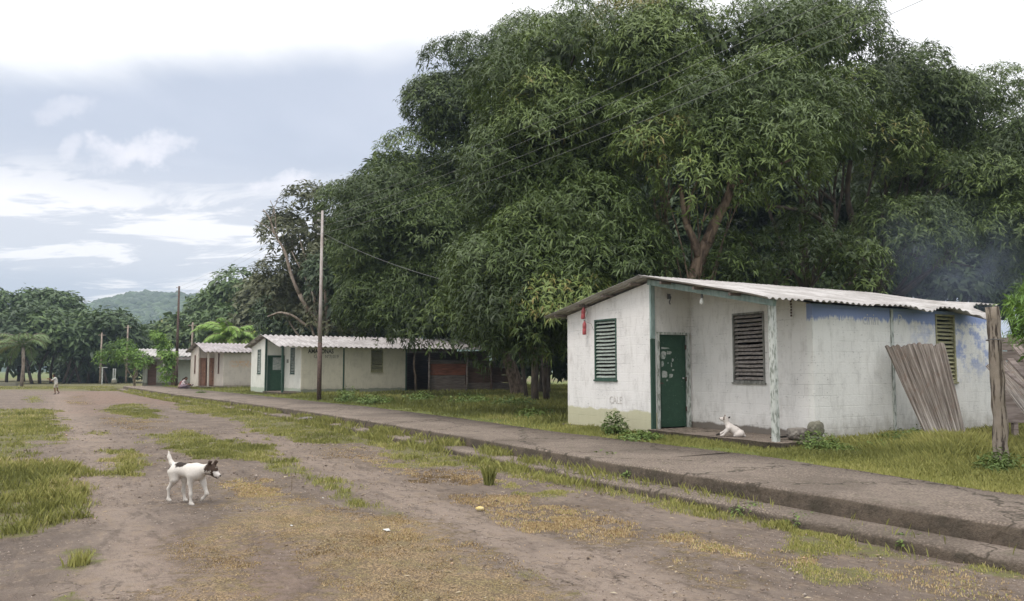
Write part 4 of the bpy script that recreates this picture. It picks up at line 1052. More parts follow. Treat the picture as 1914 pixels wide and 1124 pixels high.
pbottle('plastic_bottle', 'upper of two faded red bottles hanging under the gable eave', l2w(B1, A1, (-.14, 2.17, 2.98)), .27, .048, .12)
pbottle('plastic_bottle', 'lower of two faded red bottles hanging beside the gable window', l2w(B1, A1, (-.12, 2.17, 2.67)), .31, .045, .03)
a = l2w(B1, A1, (-.12, 2.17, 3.05)); b = l2w(B1, A1, (-.12, 2.17, 2.66)); c_ = l2w(B1, A1, (-.05, 1.92, 2.45))
tag(MB().tube([a, l2w(B1, A1, (-.075, 2.12, 2.85)), b], .005, 5).tube([b, l2w(B1, A1, (-.06, 2.0, 2.6)), c_], .004, 5).build('rope', M['wire']), 'thin cord holding the red bottles under the gable', 'cord')
bp = l2w(B1, A1, (.03, -1.42, topf(-1.42) - .05))
lb = thing('light_bulb', 'unlit white bulb hanging from the porch beam', 'light bulb', tuple(bp))
MB().lathe([(.018, -.10), (.03, -.13), (.044, -.17), (.040, -.205), (.02, -.228), (.004, -.232)], n=14).build('glass', M['glass_bulb'], lb, True)
MB().lathe([(.022, -.105), (.022, -.04), (.012, -.03), (.012, 0)], n=10).build('socket', M['wire'], lb)
bx = l2w(B1, A1, (.42, -.05, 3.06))
tag(MB().box((-.03, -.02, -.05), (.03, .03, .05)).tube([(0, -.01, .04), (.03, -.05, -.02), (.0, -.03, -.12), (.02, -.02, -.16)], .012, 6).build('wire_box', M['wire'], loc=bx), 'dark junction box with loose wire above the green door', 'junction box')
hp = l2w(B1, A1, (.99, -2.62, 2.86)); mb = MB()
for k in range(7): mb.box((-.012 + random.uniform(-.006, .006), -.012, -.05 * k - .04), (.012, .012, -.05 * k - .005))
tag(mb.build('hanging_chain', M['rust'], loc=hp), 'short dark chain hanging under the eave right of the porch post', 'chain')


def rock(name, p, s, label, m_='stone', seed=0, sub=3):
    me = bpy.data.meshes.new(name); import bmesh
    bm = bmesh.new(); bmesh.ops.create_icosphere(bm, subdivisions=sub, radius=1)
    for v in bm.verts:
        q = v.co.copy(); n_ = float(vnoise(q.x * 1.5 + 9, q.y * 1.5 + q.z * 2.1 + 7, seed, 3, 1.3)) - .5
        f = 1 / max(abs(q.x), abs(q.y), abs(q.z)) ** .55
        v.co = Vector((q.x * s[0], q.y * s[1], q.z * s[2])) * f * (1 + n_ * .35)
    bm.to_mesh(me); bm.free(); me.materials.append(M[m_]); o = bpy.data.objects.new(name, me); COL.objects.link(o)
    o.location = tuple(p); o.rotation_euler = (0, 0, A1); return tag(o, label, 'rock')


rock('stone_block', l2w(B1, A1, (.62, -3.02, .52)), (.21, .13, .105), 'dark squared stone block beside the foot of the porch post', seed=2)
rock('rock', l2w(B1, A1, (.93, -3.12, .60)), (.13, .10, .13), 'pale lumpy plaster bulge on the porch wall corner', 'wall4', seed=5)  # models a bulge in the wall plaster

# corrugated sheet leaning on the front wall
TL = l2w(B1, A1, (2.98, -3.20, 2.06)); TR = l2w(B1, A1, (4.34, -3.62, 2.10)); BR = atz(1813, 842, .28); BL = atz(1742, 842, .28)
TR = atY(1766, 641, BR[1] + .9); TL = atY(1653, 645, l2w(B1, A1, (2.98, -3.22, 0))[1])


def quadsheet(name, c0, c1, c2, c3, waves, amp, mat_, label, cat, nu=None, nv=14, group=None, seed=1):
    """c0 top-left, c1 top-right, c2 bottom-right, c3 bottom-left; waves across the width"""
    nu = waves * 8; c0, c1, c2, c3 = map(np.array, (c0, c1, c2, c3)); n = np.cross(c1 - c0, c3 - c0); n = n / np.linalg.norm(n)
    u = np.linspace(0, 1, nu)[:, None]; v = np.linspace(0, 1, nv)[None, :]; u, v = np.broadcast_arrays(u, v)
    rag = (vnoise(u * waves * .9, u * 0, seed, 3, 1.) - .5) * .07; vv = v + rag * (1 - v) * 1.0
    P = ((1 - u) * (1 - vv))[..., None] * c0 + (u * (1 - vv))[..., None] * c1 + (u * vv)[..., None] * c2 + ((1 - u) * vv)[..., None] * c3
    w = amp * np.clip(1.4 * np.cos(2 * np.pi * waves * u), -1, 1) + (vnoise(u * 3, v * 2, seed, 3, 1.) - .5) * .05
    P = P + n * w[..., None]; org = c3.copy(); P = P - org
    ii = np.arange(nu * nv).reshape(nu, nv); Q = np.stack([ii[:-1, :-1], ii[1:, :-1], ii[1:, 1:], ii[:-1, 1:]], -1).reshape(-1, 4)
    o = npmesh(name, P.reshape(-1, 3), Q, M[mat_], smooth=True, attrs={'across': u.ravel(), 'along': v.ravel()}); o.location = tuple(org)
    s = o.modifiers.new('solid', 'SOLIDIFY'); s.thickness = .007
    return tag(o, label, cat, group)


quadsheet('corrugated_sheet', TL, TR, BR, BL, 11, .017, 'sheet', 'brown weathered corrugated sheet leaning against the blue tinged wall', 'roofing sheet')
# rough post at the right and the scrap heap behind it
pb = atz(1874, 886, .29)
wp = thing('wooden_post', 'rough split wooden post standing in tall grass at the right', 'post', tuple(pb))
tp_ = atY(1856, 574, pb[1]); tz = tp_[2] - pb[2]; txo = tp_[0] - pb[0]
mb = MB(); ns = 14; pts = [(txo * k / ns + .008 * math.sin(k * 1.7), .01 * math.cos(k * 2.1), -.08 + (tz + .08) * k / ns) for k in range(ns + 1)]
mb.tube(pts, [.086 - .010 * k / ns + random.uniform(-.006, .006) for k in range(ns + 1)], 14, jit=.13); mb.build('timber', M['split_wood'], wp, True)
MB().tube([(txo * .80 + .10 * math.cos(q), .10 * math.sin(q), tz * .80 + .006 * math.sin(2 * q)) for q in np.linspace(0, 6.283, 17)], .006, 5, cap=False).build('wire_tie', M['wire'], wp)


def board(name, corners, th, m_, label, cat='board', group='scrap boards behind the rough post'):
    c = [np.array(q) for q in corners]; n = np.cross(c[1] - c[0], c[3] - c[0]); n = n / np.linalg.norm(n) * th; o0 = c[0].copy()
    mb = MB().hexa([q - o0 for q in c], [q - o0 + n for q in c]); o = mb.build(name, M[m_], loc=o0); return tag(o, label, cat, group)


quadsheet('corrugated_sheet', atY(1842, 682, 12.6), atY(1890, 676, 12.9), atY(1990, 800, 10.6), atY(1925, 785, 10.3), 6, .015, 'sheet', 'grey corrugated sheet sloping down to the right behind the rough post', 'roofing sheet', seed=9)
gpn = thing('plank_stack_frame', 'grey plank fence panel behind the rough post', 'fence', tuple(atY(1862, 720, 13.4)))
o0 = np.array(gpn.location)
for k, (ya, yb_, x0_, x1_) in enumerate(((631, 655, 1866, 1990), (657, 674, 1868, 1990), (676, 700, 1880, 2000), (704, 790, 1868, 2000))):
    q = [atY(x0_, yb_, 13.4) - o0, atY(x1_, yb_ + 2, 13.8) - o0, atY(x1_, ya + 2, 13.8) - o0, atY(x0_, ya, 13.4) - o0]
    MB().hexa(q, [p + np.array([0, .04, 0]) for p in q]).build('plank', M['plank_grey'], gpn)
for x_ in (1880, 1985):
    q0 = atY(x_, 626, 13.6) - o0; MB().box((q0[0], .1, .3 - o0[2]), (q0[0] + .08, .18, q0[2])).build('post', M['plank_grey'], gpn)
for k, (xa, ya, xb, yb_) in enumerate(((1897, 645, 1960, 720), (1888, 672, 1950, 740), (1880, 694, 1940, 745))):
    a = atY(xa, ya, 11.4 - .3 * k); b = atY(xb, yb_, 10.6 - .3 * k); lab = ('topmost broken board slanting over the scrap heap', 'middle broken board slanting over the scrap heap', 'lowest thin stick slanting over the scrap heap')[k]
    tag(MB().beam((0, 0, 0), tuple(b - a), .12 - .035 * k, .03).build('broken_board', M['plank_grey'], loc=a), lab, 'board', 'scrap boards behind the rough post')

# litter on the road
fr = atz(897, 951, .02)
tag(MB().lathe([(.004, -.022), (.02, -.016), (.03, 0), (.026, .014), (.012, .024), (.002, .027)], n=12).build('fruit_husk', plain('yellow_husk', (.55, .40, .10), (.65, .55, .30), 20), None, True, loc=fr), 'pale yellow fruit husk on the brown road litter', 'fruit husk').scale = (1.7, 1., 1.)
for (x_, y_, s_, lab) in ((722, 992, .045, 'crumpled white paper scrap on the dry litter'), (1219, 964, .03, 'small white flat scrap on the dark asphalt'), (604, 931, .018, 'tiny white scrap beside the grass strip'), (546, 983, .02, 'tiny white crumb on the ochre litter')):
    p = atz(x_, y_, .015); mb = MB(); rs = random.Random(int(x_))
    pts = [(rs.uniform(-1, 1) * s_, rs.uniform(-.7, .7) * s_, rs.uniform(-.3, .9) * s_ * .5) for _ in range(9)]
    import bmesh
    bm = bmesh.new(); [bm.verts.new(q) for q in pts]; bmesh.ops.convex_hull(bm, input=bm.verts); me = bpy.data.meshes.new('paper_scrap'); bm.to_mesh(me); bm.free()
    me.materials.append(plain('white_scrap', (.62, .62, .60), (.5, .5, .48), 20)); o = bpy.data.objects.new('paper_scrap', me); COL.objects.link(o); o.location = tuple(p); tag(o, lab, 'paper scrap', 'scraps of paper on the road')
p = atz(545, 915, 0)
tag(MB().tube([(0, 0, -.02), (.004, 0, .10), (-.004, .01, .21)], [.004, .0035, .002], 6).build('dry_stalk', M['moss'], loc=p), 'single dry pale stalk standing at the road patch edge', 'stalk')
p = atz(1383, 1066, .012)
tag(MB().tube([(0, 0, 0), (.02, .08, .006), (.06, .11, .01), (.03, .16, .008)], .005, 6).build('bent_twig', M['bark_pale'], loc=p), 'pale bent twig on the dark asphalt near the front', 'twig')
# mossy concrete lump on the buried step
sl = atz(588, 782, .12); rock('concrete_slab', sl, (.42, .28, .05), 'flat concrete slab lying by the kerb in the grass', seed=8)


# ------------------------------------------------------------------ dogs
def dog_cols(V, ids, f):
    C_ = np.tile(np.array([.62, .58, .53]), (len(V), 1)); return f(V, ids, C_)


S = 1100.


def dp(cx, cy, y=0.): return ((cx - 700) / S / .93, y, (890 - cy) / S)


def dmap(c): return c


near, farr = -.055, .055
caps = [
    (dp(575, 440), dp(700, 447), .076, .078), (dp(700, 447), dp(850, 468), .074, .099), (dp(850, 465), dp(900, 470), .100, .082),
    (dp(590, 435, near * .5), dp(590, 435, farr * .5), .068, .068),
    (dp(900, 445), dp(1010, 425), .074, .055), (dp(1010, 425), dp(1070, 425), .052, .050),
    (dp(1075, 425), dp(1115, 432), .056, .052), (dp(1120, 450), dp(1200, 492), .037, .022), (dp(1130, 490), dp(1180, 525), .022, .012),
    # legs: near fore, far fore (lifted), near hind, far hind
    (dp(850, 500, near), dp(826, 600, near), .050, .029), (dp(826, 600, near), dp(840, 745, near), .023, .017), (dp(840, 745, near), dp(845, 850, near), .015, .015), (dp(847, 866, near), dp(880, 872, near), .020, .016),
    (dp(890, 510, farr), dp(930, 620, farr), .048, .030), (dp(930, 620, farr), dp(980, 740, farr), .026, .019), (dp(982, 748, farr), dp(925, 810, farr), .017, .014), (dp(922, 812, farr), dp(905, 836, farr), .017, .013),
    (dp(575, 470, near), dp(590, 560, near), .072, .050), (dp(590, 560, near), dp(503, 690, near), .040, .018), (dp(503, 690, near), dp(503, 815, near), .016, .015), (dp(505, 832, near), dp(535, 842, near), .019, .015),
    (dp(590, 470, farr), dp(640, 575, farr), .062, .040), (dp(640, 575, farr), dp(622, 725, farr), .032, .018), (dp(622, 725, farr), dp(650, 838, farr), .016, .015), (dp(652, 845, farr), dp(680, 850, farr), .018, .014),
    # tail
    (dp(545, 410), dp(480, 365), .026, .022), (dp(480, 365), dp(440, 290), .022, .018), (dp(440, 290), dp(430, 215), .017, .008),
    # ears
    (dp(1078, 385, -.035), dp(1100, 320, -.045), .022, .012), (dp(1100, 322, -.045), dp(1128, 318, -.045), .011, .007),
    (dp(1092, 385, .035), dp(1112, 325, .045), .022, .012), (dp(1112, 328, .045), dp(1138, 330, .045), .011, .007),
]


def coat1(V, ids, C_):
    cx = V[:, 0] * S * .93 + 700; cy = 890 - V[:, 2] * S; jz = np.random.default_rng(2).normal(0, 5, (2, len(V))); cx = cx + jz[0]; cy = cy + jz[1]; blk = np.array([.030, .022, .018]); nz = (vnoise(cx, cy, 3, 3, .03) - .5) * 40
    def put(msk, col): C_[msk] = col
    put((((cx - 665) / 78) ** 2 + ((cy - 345) / 62) ** 2 + nz * .01) < 1, blk)
    put((((cx - 530) / 30) ** 2 + ((cy - 405) / 30) ** 2) < 1, blk)
    head = (cx + nz * .5 > 1030); put(head & (cy > 280), np.array([.045, .028, .02]))
    put((cx > 1150) & (cy > 440), np.array([.55, .51, .48])); put(head & (cx > 1040) & (cx < 1120) & (cy > 435) & (cy < 480), np.array([.36, .32, .28]))
    put((cx > 1130) & (cx < 1190) & (cy > 505), np.array([.10, .07, .06]))
    put((cx > 1110) & (cx < 1150) & (cy < 425) & (cy > 385) & (np.abs(V[:, 1]) < .012), np.array([.5, .46, .42]))
    g = np.clip((cy - 560) / 200, 0, 1)[:, None] * .12; C_[:] = np.where(C_[:, :1] > .5, C_ * (1 - g), C_)
    return C_


d1 = thing('dog', 'white dog with dark head and black back patch walking across the road', 'dog', tuple(atz(345, 943, .0)), math.radians(-20))
body = sdf_mesh('dog_body', caps, .0075, .011, lambda V, i: dog_cols(V, i, coat1), M['coat'], d1)
ns_ = MB().lathe([(.001, -.010), (.010, -.006), (.012, 0), (.008, .008), (.001, .011)], n=10); no = ns_.build('nose', M['hair'], d1, True, loc=dp(1218, 494)); 
for sy in (-1, 1):
    e = MB().lathe([(.001, -.007), (.006, -.004), (.007, 0), (.006, .004), (.001, .007)], n=8).build('eye', M['hair'], d1, True, loc=(dp(1140, 436)[0], sy * .036, dp(1140, 436)[2]))
MB().tube([(dp(1038, 425)[0] + .02 * math.cos(q), .055 * math.sin(q), dp(1038, 425)[2] + .056 * math.cos(q)) for q in np.linspace(0, 6.283, 20)], .006, 6, cap=False).build('collar', M['wire'], d1, True)

S2 = 1415.


def dq(cx, cy, y=0.): return (-(cx - 560) / S2, y, (798 - cy) / S2)


n2_, f2_ = .05, -.05
caps2 = [
    (dq(790, 715), dq(670, 650), .060, .068), (dq(670, 650), dq(540, 570), .070, .066), (dq(530, 560), dq(475, 480), .058, .042), (dq(475, 480), dq(448, 410), .040, .040),
    (dq(445, 385), dq(415, 372), .046, .042), (dq(400, 365), dq(315, 362), .030, .019), (dq(390, 395), dq(330, 405), .018, .010),
    (dq(520, 590, n2_), dq(450, 655, n2_), .040, .026), (dq(450, 655, n2_), dq(300, 745, n2_), .023, .017), (dq(300, 745, n2_), dq(215, 775, n2_), .018, .015),
    (dq(520, 590, f2_), dq(470, 670, f2_), .038, .026), (dq(470, 670, f2_), dq(380, 760, f2_), .022, .016), (dq(380, 765, f2_), dq(330, 778, f2_), .017, .015),
    (dq(800, 720, n2_), dq(700, 740, n2_), .062, .045), (dq(700, 745, n2_), dq(760, 775, n2_), .030, .020), (dq(760, 778, n2_), dq(650, 780, n2_), .019, .016),
    (dq(800, 720, f2_), dq(720, 740, f2_), .058, .042), (dq(720, 760, f2_), dq(650, 778, f2_), .026, .016),
    (dq(845, 740), dq(885, 775), .024, .018), (dq(885, 775), dq(870, 785, .06), .017, .009),
    (dq(470, 370, .032), dq(545, 325, .05), .020, .012), (dq(445, 345, -.032), dq(432, 270, -.045), .019, .010),
]


def coat2(V, ids, C_):
    cx = 560 - V[:, 0] * S2; cy = 798 - V[:, 2] * S2; blk = np.array([.03, .025, .022])
    C_[:] = np.array([.60, .55, .51]); C_[(ids == 20) & (cx > 490)] = blk; C_[(ids == 21) & (cy < 290)] = np.array([.2, .15, .13])
    C_[(cx > 385) & (cx < 430) & (cy < 400)] = np.array([.16, .13, .11]); C_[cx < 303] = blk; return C_


d2p = atz(1366, 816, .42)
d2 = thing('dog', 'cream dog with one black ear resting on the porch floor', 'dog', (d2p[0], d2p[1], .42), math.radians(180 - 18))
sdf_mesh('dog_body', caps2, .0075, .010, lambda V, i: dog_cols(V, i, coat2), M['coat'], d2)
for o in d2.children: o.scale = (-1, 1, 1)
d2.rotation_euler[2] = math.radians(-18)
MB().lathe([(.001, -.008), (.009, -.005), (.011, 0), (.008, .007), (.001, .009)], n=10).build('nose', M['hair'], d2, True, loc=(-dq(296, 358)[0], 0, dq(296, 358)[2]))

# ------------------------------------------------------------------ people
SK = np.array([.16, .085, .05])


def figure(label, loc, rz, caps, cols, hair, extra=None, group=None):
    o = thing('person', label, 'person', tuple(loc), rz, group)
    CC = np.array([cols[c[4]] for c in caps])
    sdf_mesh('body', caps, .014, .014, lambda V, i: CC[i], M['coat'], o)
    hc = [(a, b, r0, r1, 0) for a, b, r0, r1 in hair]
    sdf_mesh('hair', hc, .012, .012, lambda V, i: np.tile([.015, .012, .01], (len(V), 1)), M['coat'], o)
    return o


def arm(sh, el, wr, hd, slv=0):
    L = [(sh, el, .045, .034, slv), (el, wr, .032, .024, 1)]
    w, h_ = np.array(wr), np.array(hd); d = (h_ - w); d = d / np.linalg.norm(d); s_ = np.cross(d, [0, 0, 1.]); s_ = s_ / (np.linalg.norm(s_) + 1e-9)
    L.append((tuple(w), tuple(w + d * .07), .026, .028, 1))
    for k in range(4): L.append((tuple(w + d * .07 + s_ * (k - 1.5) * .016), tuple(w + d * (.13 + .012 * (k in (1, 2))) + s_ * (k - 1.5) * .02 - np.array([0, 0, .02])), .009, .007, 1))
    L.append((tuple(w + d * .03 + s_ * .025), tuple(w + d * .08 + s_ * .05), .010, .008, 1)); return L


# child walking away down the road, faces -x locally = picture left
cl = {0: np.array([.50, .50, .46]), 1: SK, 2: np.array([.42, .40, .33]), 3: np.array([.06, .045, .04]), 4: np.array([.05, .05, .05])}
C1 = [((0, 0, .64), (.0, 0, .72), .10, .095, 2), ((0, 0, .74), (-.03, 0, .88), .092, .10, 0), ((-.03, 0, .88), (-.06, 0, 1.0), .10, .085, 0), ((-.06, -.09, 1.0), (-.06, .09, 1.0), .05, .05, 0),
      ((-.07, 0, 1.03), (-.11, 0, 1.09), .038, .036, 1), ((-.14, 0, 1.15), (-.15, 0, 1.19), .078, .076, 1), ((-.21, 0, 1.14), (-.235, 0, 1.13), .012, .01, 1), ((-.15, -.08, 1.15), (-.15, -.088, 1.17), .014, .012, 1), ((-.15, .08, 1.15), (-.15, .088, 1.17), .014, .012, 1),
      ((0, -.07, .64), (-.05, -.07, .45), .075, .055, 2), ((-.05, -.07, .42), (-.02, -.07, .24), .045, .034, 1), ((-.02, -.07, .24), (.0, -.07, .06), .036, .022, 1), ((.01, -.07, .03), (-.09, -.07, .025), .028, .024, 3),
      ((0, .07, .64), (.05, .07, .46), .075, .055, 2), ((.05, .07, .43), (.07, .07, .26), .045, .034, 1), ((.07, .07, .26), (.16, .07, .12), .034, .022, 1), ((.17, .07, .10), (.10, .07, .05), .028, .024, 3)]
C1 += arm((-.05, -.12, 1.0), (-.20, -.15, .90), (-.36, -.12, .98), (-.45, -.10, 1.0), 0) + arm((-.05, .12, 1.0), (-.12, .15, .82), (-.28, .14, .84), (-.36, .13, .86), 0)
figure('child in pale shirt and shorts walking on the distant road', (*atz(104, 737.5, 0)[:2], 0), math.radians(10), C1, cl, [((-.12, 0, 1.19), (-.13, 0, 1.22), .084, .076), ((-.09, 0, 1.17), (-.08, 0, 1.13), .06, .05)])
sp = atz(344, 726.5, .30)
cl2 = {0: np.array([.52, .44, .45]), 1: SK, 2: np.array([.20, .15, .18]), 3: np.array([.05, .03, .03])}
C2 = [((-.02, 0, .13), (.02, 0, .2), .15, .14, 2), ((.02, 0, .22), (.10, 0, .42), .125, .12, 0), ((.10, 0, .42), (.16, 0, .50), .115, .09, 0), ((.16, -.12, .50), (.16, .12, .50), .055, .055, 0), ((.19, 0, .54), (.23, 0, .59), .045, .042, 1),
      ((.25, 0, .65), (.27, 0, .69), .085, .08, 1), ((.345, 0, .65), (.36, 0, .64), .014, .011, 1), ((.26, -.085, .66), (.26, -.094, .68), .014, .012, 1), ((.26, .085, .66), (.26, .094, .68), .014, .012, 1),
      ((.0, -.09, .14), (.36, -.17, .20), .10, .075, 2), ((.36, -.17, .20), (.50, .02, .08), .06, .05, 2), ((.50, .02, .07), (.56, .10, .05), .035, .028, 3), ((.0, .09, .14), (.36, .15, .22), .10, .075, 2), ((.36, .15, .22), (.62, .12, .22), .055, .040, 2), ((.62, .12, .22), (.70, .12, .28), .032, .024, 3),
      ((.1, 0, .08), (.46, 0, .08), .09, .08, 2)]
C2 += arm((.15, -.15, .48), (.26, -.20, .30), (.42, -.12, .27), (.5, -.08, .26), 0) + arm((.15, .15, .48), (.28, .20, .32), (.44, .12, .28), (.52, .08, .27), 0)
figure('person in pale pink top and dark patterned skirt sitting on the path edge', (sp[0] - .12, sp[1], .30), math.radians(-6), C2, cl2, [((.24, 0, .69), (.25, 0, .71), .092, .086), ((.19, 0, .67), (.17, 0, .62), .055, .045)], group='people sitting by the far pole')
cl3 = dict(cl2); cl3[0] = np.array([.20, .07, .065]); cl3[2] = np.array([.24, .17, .14])
C3 = [(a, b, r, q, c_) for a, b, r, q, c_ in C2]
figure('person in dark red top sitting behind the one in pale pink', (sp[0] - .42, sp[1] + .35, .30), math.radians(8), C3, cl3, [((.24, 0, .69), (.25, 0, .71), .090, .084), ((.19, 0, .66), (.16, 0, .56), .055, .040)], group='people sitting by the far pole').scale = (.92, .92, .88)
# white gate pillars by the path end
gp = atz(213, 717, .1)
t_ = thing('gate_pillar', 'slim white twin pillar with rounded foot left of the bushy tree', 'pillar', (gp[0], gp[1], 0))
MB().lathe([(.25, 0), (.27, .35), (.2, .55), (.12, .6)], n=12).build('foot', M['wall4'], t_, True)
MB().box((-.14, -.05, .5), (-.06, .05, 1.65)).box((.06, -.05, .5), (.14, .05, 1.65)).build('shafts', M['white_trim'], t_)
MB().box((-1.6, -.1, 1.72), (-.75, .1, 1.8)).box((-1.3, -.04, 0), (-1.2, .04, 1.72)).build('sign_board', M['white_trim'], t_)
lw = atz(0, 722, .0)
tag(MB().box((-6, -.2, 0), (1.6, .2, .35)).build('low_wall', M['wall4'], loc=(lw[0], lw[1], 0)), 'low pale wall at the far left edge of the grass', 'wall')
# bare forked post in front of house three
fp = atz(451, 724, .3); t_ = thing('forked_post', 'bare forked wooden post before the wall with faded orange writing', 'post', (fp[0], fp[1] - 1.2, .2))
MB().tube([(0, 0, 0), (.02, 0, .9), (-.05, 0, 1.75)], [.10, .085, .09], 8, jit=.08).build('stem', M['bark_pale'], t_, True)
MB().tube([(0, 0, 1.3), (.35, 0, 1.55), (.62, 0, 2.1), (.55, 0, 2.6)], [.04, .035, .03, .02], 6).build('branch', M['bark_dark'], t_, True)


# ------------------------------------------------------------------ trees
def limb(mb, a, b, r0, r1, bend=.12, n=7, sides=7):
    a = np.array(a, float); b = np.array(b, float); L = np.linalg.norm(b - a)
    w1 = RNG.normal(0, bend * L, 3) * [1, 1, .5]; w2 = RNG.normal(0, bend * L * .5, 3); pts = []
    for k in range(n + 1):
        t_ = k / n; pts.append(a + (b - a) * t_ + w1 * math.sin(math.pi * t_) * .6 + w2 * math.sin(2 * math.pi * t_) * .6 + np.array([0, 0, L * .06 * math.sin(math.pi * t_)]))
    mb.tube(pts, [r0 + (r1 - r0) * (k / n) ** .8 for k in range(n + 1)], sides, jit=.07)
    return pts


def ell_at(px_, py_, rx, ry, Y, rd=None):
    s = Y / F; return (atY(px_, py_, Y), np.array([rx * s, (rd if rd else (rx + ry) / 2 * .9) * s, ry * s]))


def crown(ells, lobe_r, dens, L, w, k, droop, tintb=.4, inner=.4, back=.45, lobe_gap=1.05, tipt=.0, zc=.8):
    VV, TT = [], []
    for c, r in ells:
        area = 4 * np.pi * ((r[0] * r[1]) ** 1.6 / 3 + (r[0] * r[2]) ** 1.6 / 3 + (r[1] * r[2]) ** 1.6 / 3) ** (1 / 1.6)
        n = max(5, int(area / (lobe_r * lobe_gap) ** 2 / 1.9))
        U = unit(n * 2); U = U[(U[:, 2] > -.72)][:n]
        # leave the far side of the crown thinner: nobody stands there
        toC = np.array([0, 0, H]) - c; toC = toC / np.linalg.norm(toC)
        kp = (U @ toC > -.25) | (RNG.random(len(U)) < back); U = U[kp]
        LC = c + U * r * RNG.uniform(.72, 1.0, (len(U), 1)); LR = lobe_r * RNG.uniform(.65, 1.35, len(U))
        for lc, lr, u in zip(LC, LR, U):
            m_ = int(dens * 2.2 * np.pi * lr * lr); D = unit(m_)
            D[:, 2] = np.abs(D[:, 2]) * RNG.choice([1, 1, 1, -.5], m_); D = D + u * .35; D /= np.linalg.norm(D, axis=1, keepdims=True)
            P = lc + D * lr * np.array([1, 1, zc]) * RNG.uniform(.82, 1.06, (m_, 1))
            N = D * .7 + np.array([0, 0, .5]); N /= np.linalg.norm(N, axis=1, keepdims=True)
            lt = tintb + .03 + RNG.normal(0, .14) + (RNG.random() < tipt) * .25
            V, T = rosettes(P, N, L, w, k, droop, lt + RNG.normal(0, .07, m_)); VV.append(V); TT.append(T)
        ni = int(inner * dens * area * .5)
        D = unit(ni); P = c + D * r * RNG.uniform(.3, .80, (ni, 1)) ** .7; V, T = rosettes(P, D, L * 1.7, w * 3.2, 6, droop, np.full(ni, tintb - .12)); VV.append(V); TT.append(T)  # oversized, darker inner leaves added to block light inside the crown
    return np.concatenate(VV), np.concatenate(TT)


NLEAF = [0]


def tree(name, label, cat, base, zb, E_, leafm, barkm, tr, cr, group, fork=.35, extra=(), lf=.45, sub=2):
    """E_: list of crown lobes' envelopes (centre, radii); base (x,y); tr trunk radius"""
    t_ = thing(name, label, cat, (base[0], base[1], zb), 0, group); o0 = np.array([base[0], base[1], zb])
    if E_:
        V, T = crown(E_, **cr); Fq = np.arange(len(V)).reshape(-1, 4); NLEAF[0] += len(Fq)
        npmesh('crown', V - o0, Fq, M[leafm], t_, attrs={'tint': np.repeat(T, 4)})
    mb = MB(); cz = np.mean([c[2] for c, r in E_]) if E_ else 8; fk = np.array([0, 0, (cz - zb) * fork])
    if E_: fk[:2] += (np.mean([c[:2] for c, r in E_], 0) - o0[:2]) * .12
    limb(mb, (0, 0, -.2), fk, tr, tr * .75, .04, 6, 10)
    for c, r in E_:
        e = c - o0; e = e + np.array([0, 0, r[2] * .15]); pts = limb(mb, fk, e, tr * lf, tr * lf * .25, .09, 8)
        for q in range(sub):
            i0 = RNG.integers(3, 7); d = unit(1)[0] * r * .8; d[2] = abs(d[2]); limb(mb, pts[i0], pts[i0] + d + (e - fk) * .15, tr * .16, tr * .03, .1, 5, 5)
    for a, b, r0, r1 in extra: limb(mb, np.array(a) - o0, np.array(b) - o0, r0, r1, .05, 9, 8)
    mb.build('trunk', M[barkm], t_, True)
    return t_


MG = dict(lobe_r=1.25, lobe_gap=1.1, dens=16., L=.235, w=.045, k=9, droop=.66, inner=.55, tintb=.36, tipt=.12)
MGf = dict(lobe_r=1.55, lobe_gap=1.1, dens=11., L=.29, w=.056, k=9, droop=.64, inner=.55, tintb=.36, tipt=.1)


def EL(L): return [ell_at(*q) for q in L]


GRP = 'mango trees behind the houses'
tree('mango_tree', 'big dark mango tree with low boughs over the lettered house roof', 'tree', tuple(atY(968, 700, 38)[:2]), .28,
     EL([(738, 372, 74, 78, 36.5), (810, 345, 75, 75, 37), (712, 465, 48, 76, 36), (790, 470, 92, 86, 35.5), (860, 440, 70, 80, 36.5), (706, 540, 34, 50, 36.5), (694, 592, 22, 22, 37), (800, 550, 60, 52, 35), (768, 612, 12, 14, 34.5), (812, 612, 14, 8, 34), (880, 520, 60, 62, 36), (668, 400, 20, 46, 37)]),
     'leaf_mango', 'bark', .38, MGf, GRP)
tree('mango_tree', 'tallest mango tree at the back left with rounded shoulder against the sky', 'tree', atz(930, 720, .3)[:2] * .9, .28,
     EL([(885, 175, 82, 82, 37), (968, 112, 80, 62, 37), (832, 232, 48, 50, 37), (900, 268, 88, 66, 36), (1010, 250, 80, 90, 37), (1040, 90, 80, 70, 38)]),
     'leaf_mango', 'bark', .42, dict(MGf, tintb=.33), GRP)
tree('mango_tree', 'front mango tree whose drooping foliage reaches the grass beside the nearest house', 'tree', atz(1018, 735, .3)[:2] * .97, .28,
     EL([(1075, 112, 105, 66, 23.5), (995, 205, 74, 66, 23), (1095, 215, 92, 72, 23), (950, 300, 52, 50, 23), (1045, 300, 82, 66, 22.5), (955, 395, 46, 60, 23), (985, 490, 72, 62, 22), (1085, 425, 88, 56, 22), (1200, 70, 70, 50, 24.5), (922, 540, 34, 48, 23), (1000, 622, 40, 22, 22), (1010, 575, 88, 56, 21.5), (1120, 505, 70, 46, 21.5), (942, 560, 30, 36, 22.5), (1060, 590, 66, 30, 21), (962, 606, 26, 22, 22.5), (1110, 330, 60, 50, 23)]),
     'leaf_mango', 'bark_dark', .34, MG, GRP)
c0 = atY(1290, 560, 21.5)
lim = lambda x0, y0, Y0, x1, y1, Y1, r0, r1: (atY(x0, y0, Y0), atY(x1, y1, Y1), r0, r1)
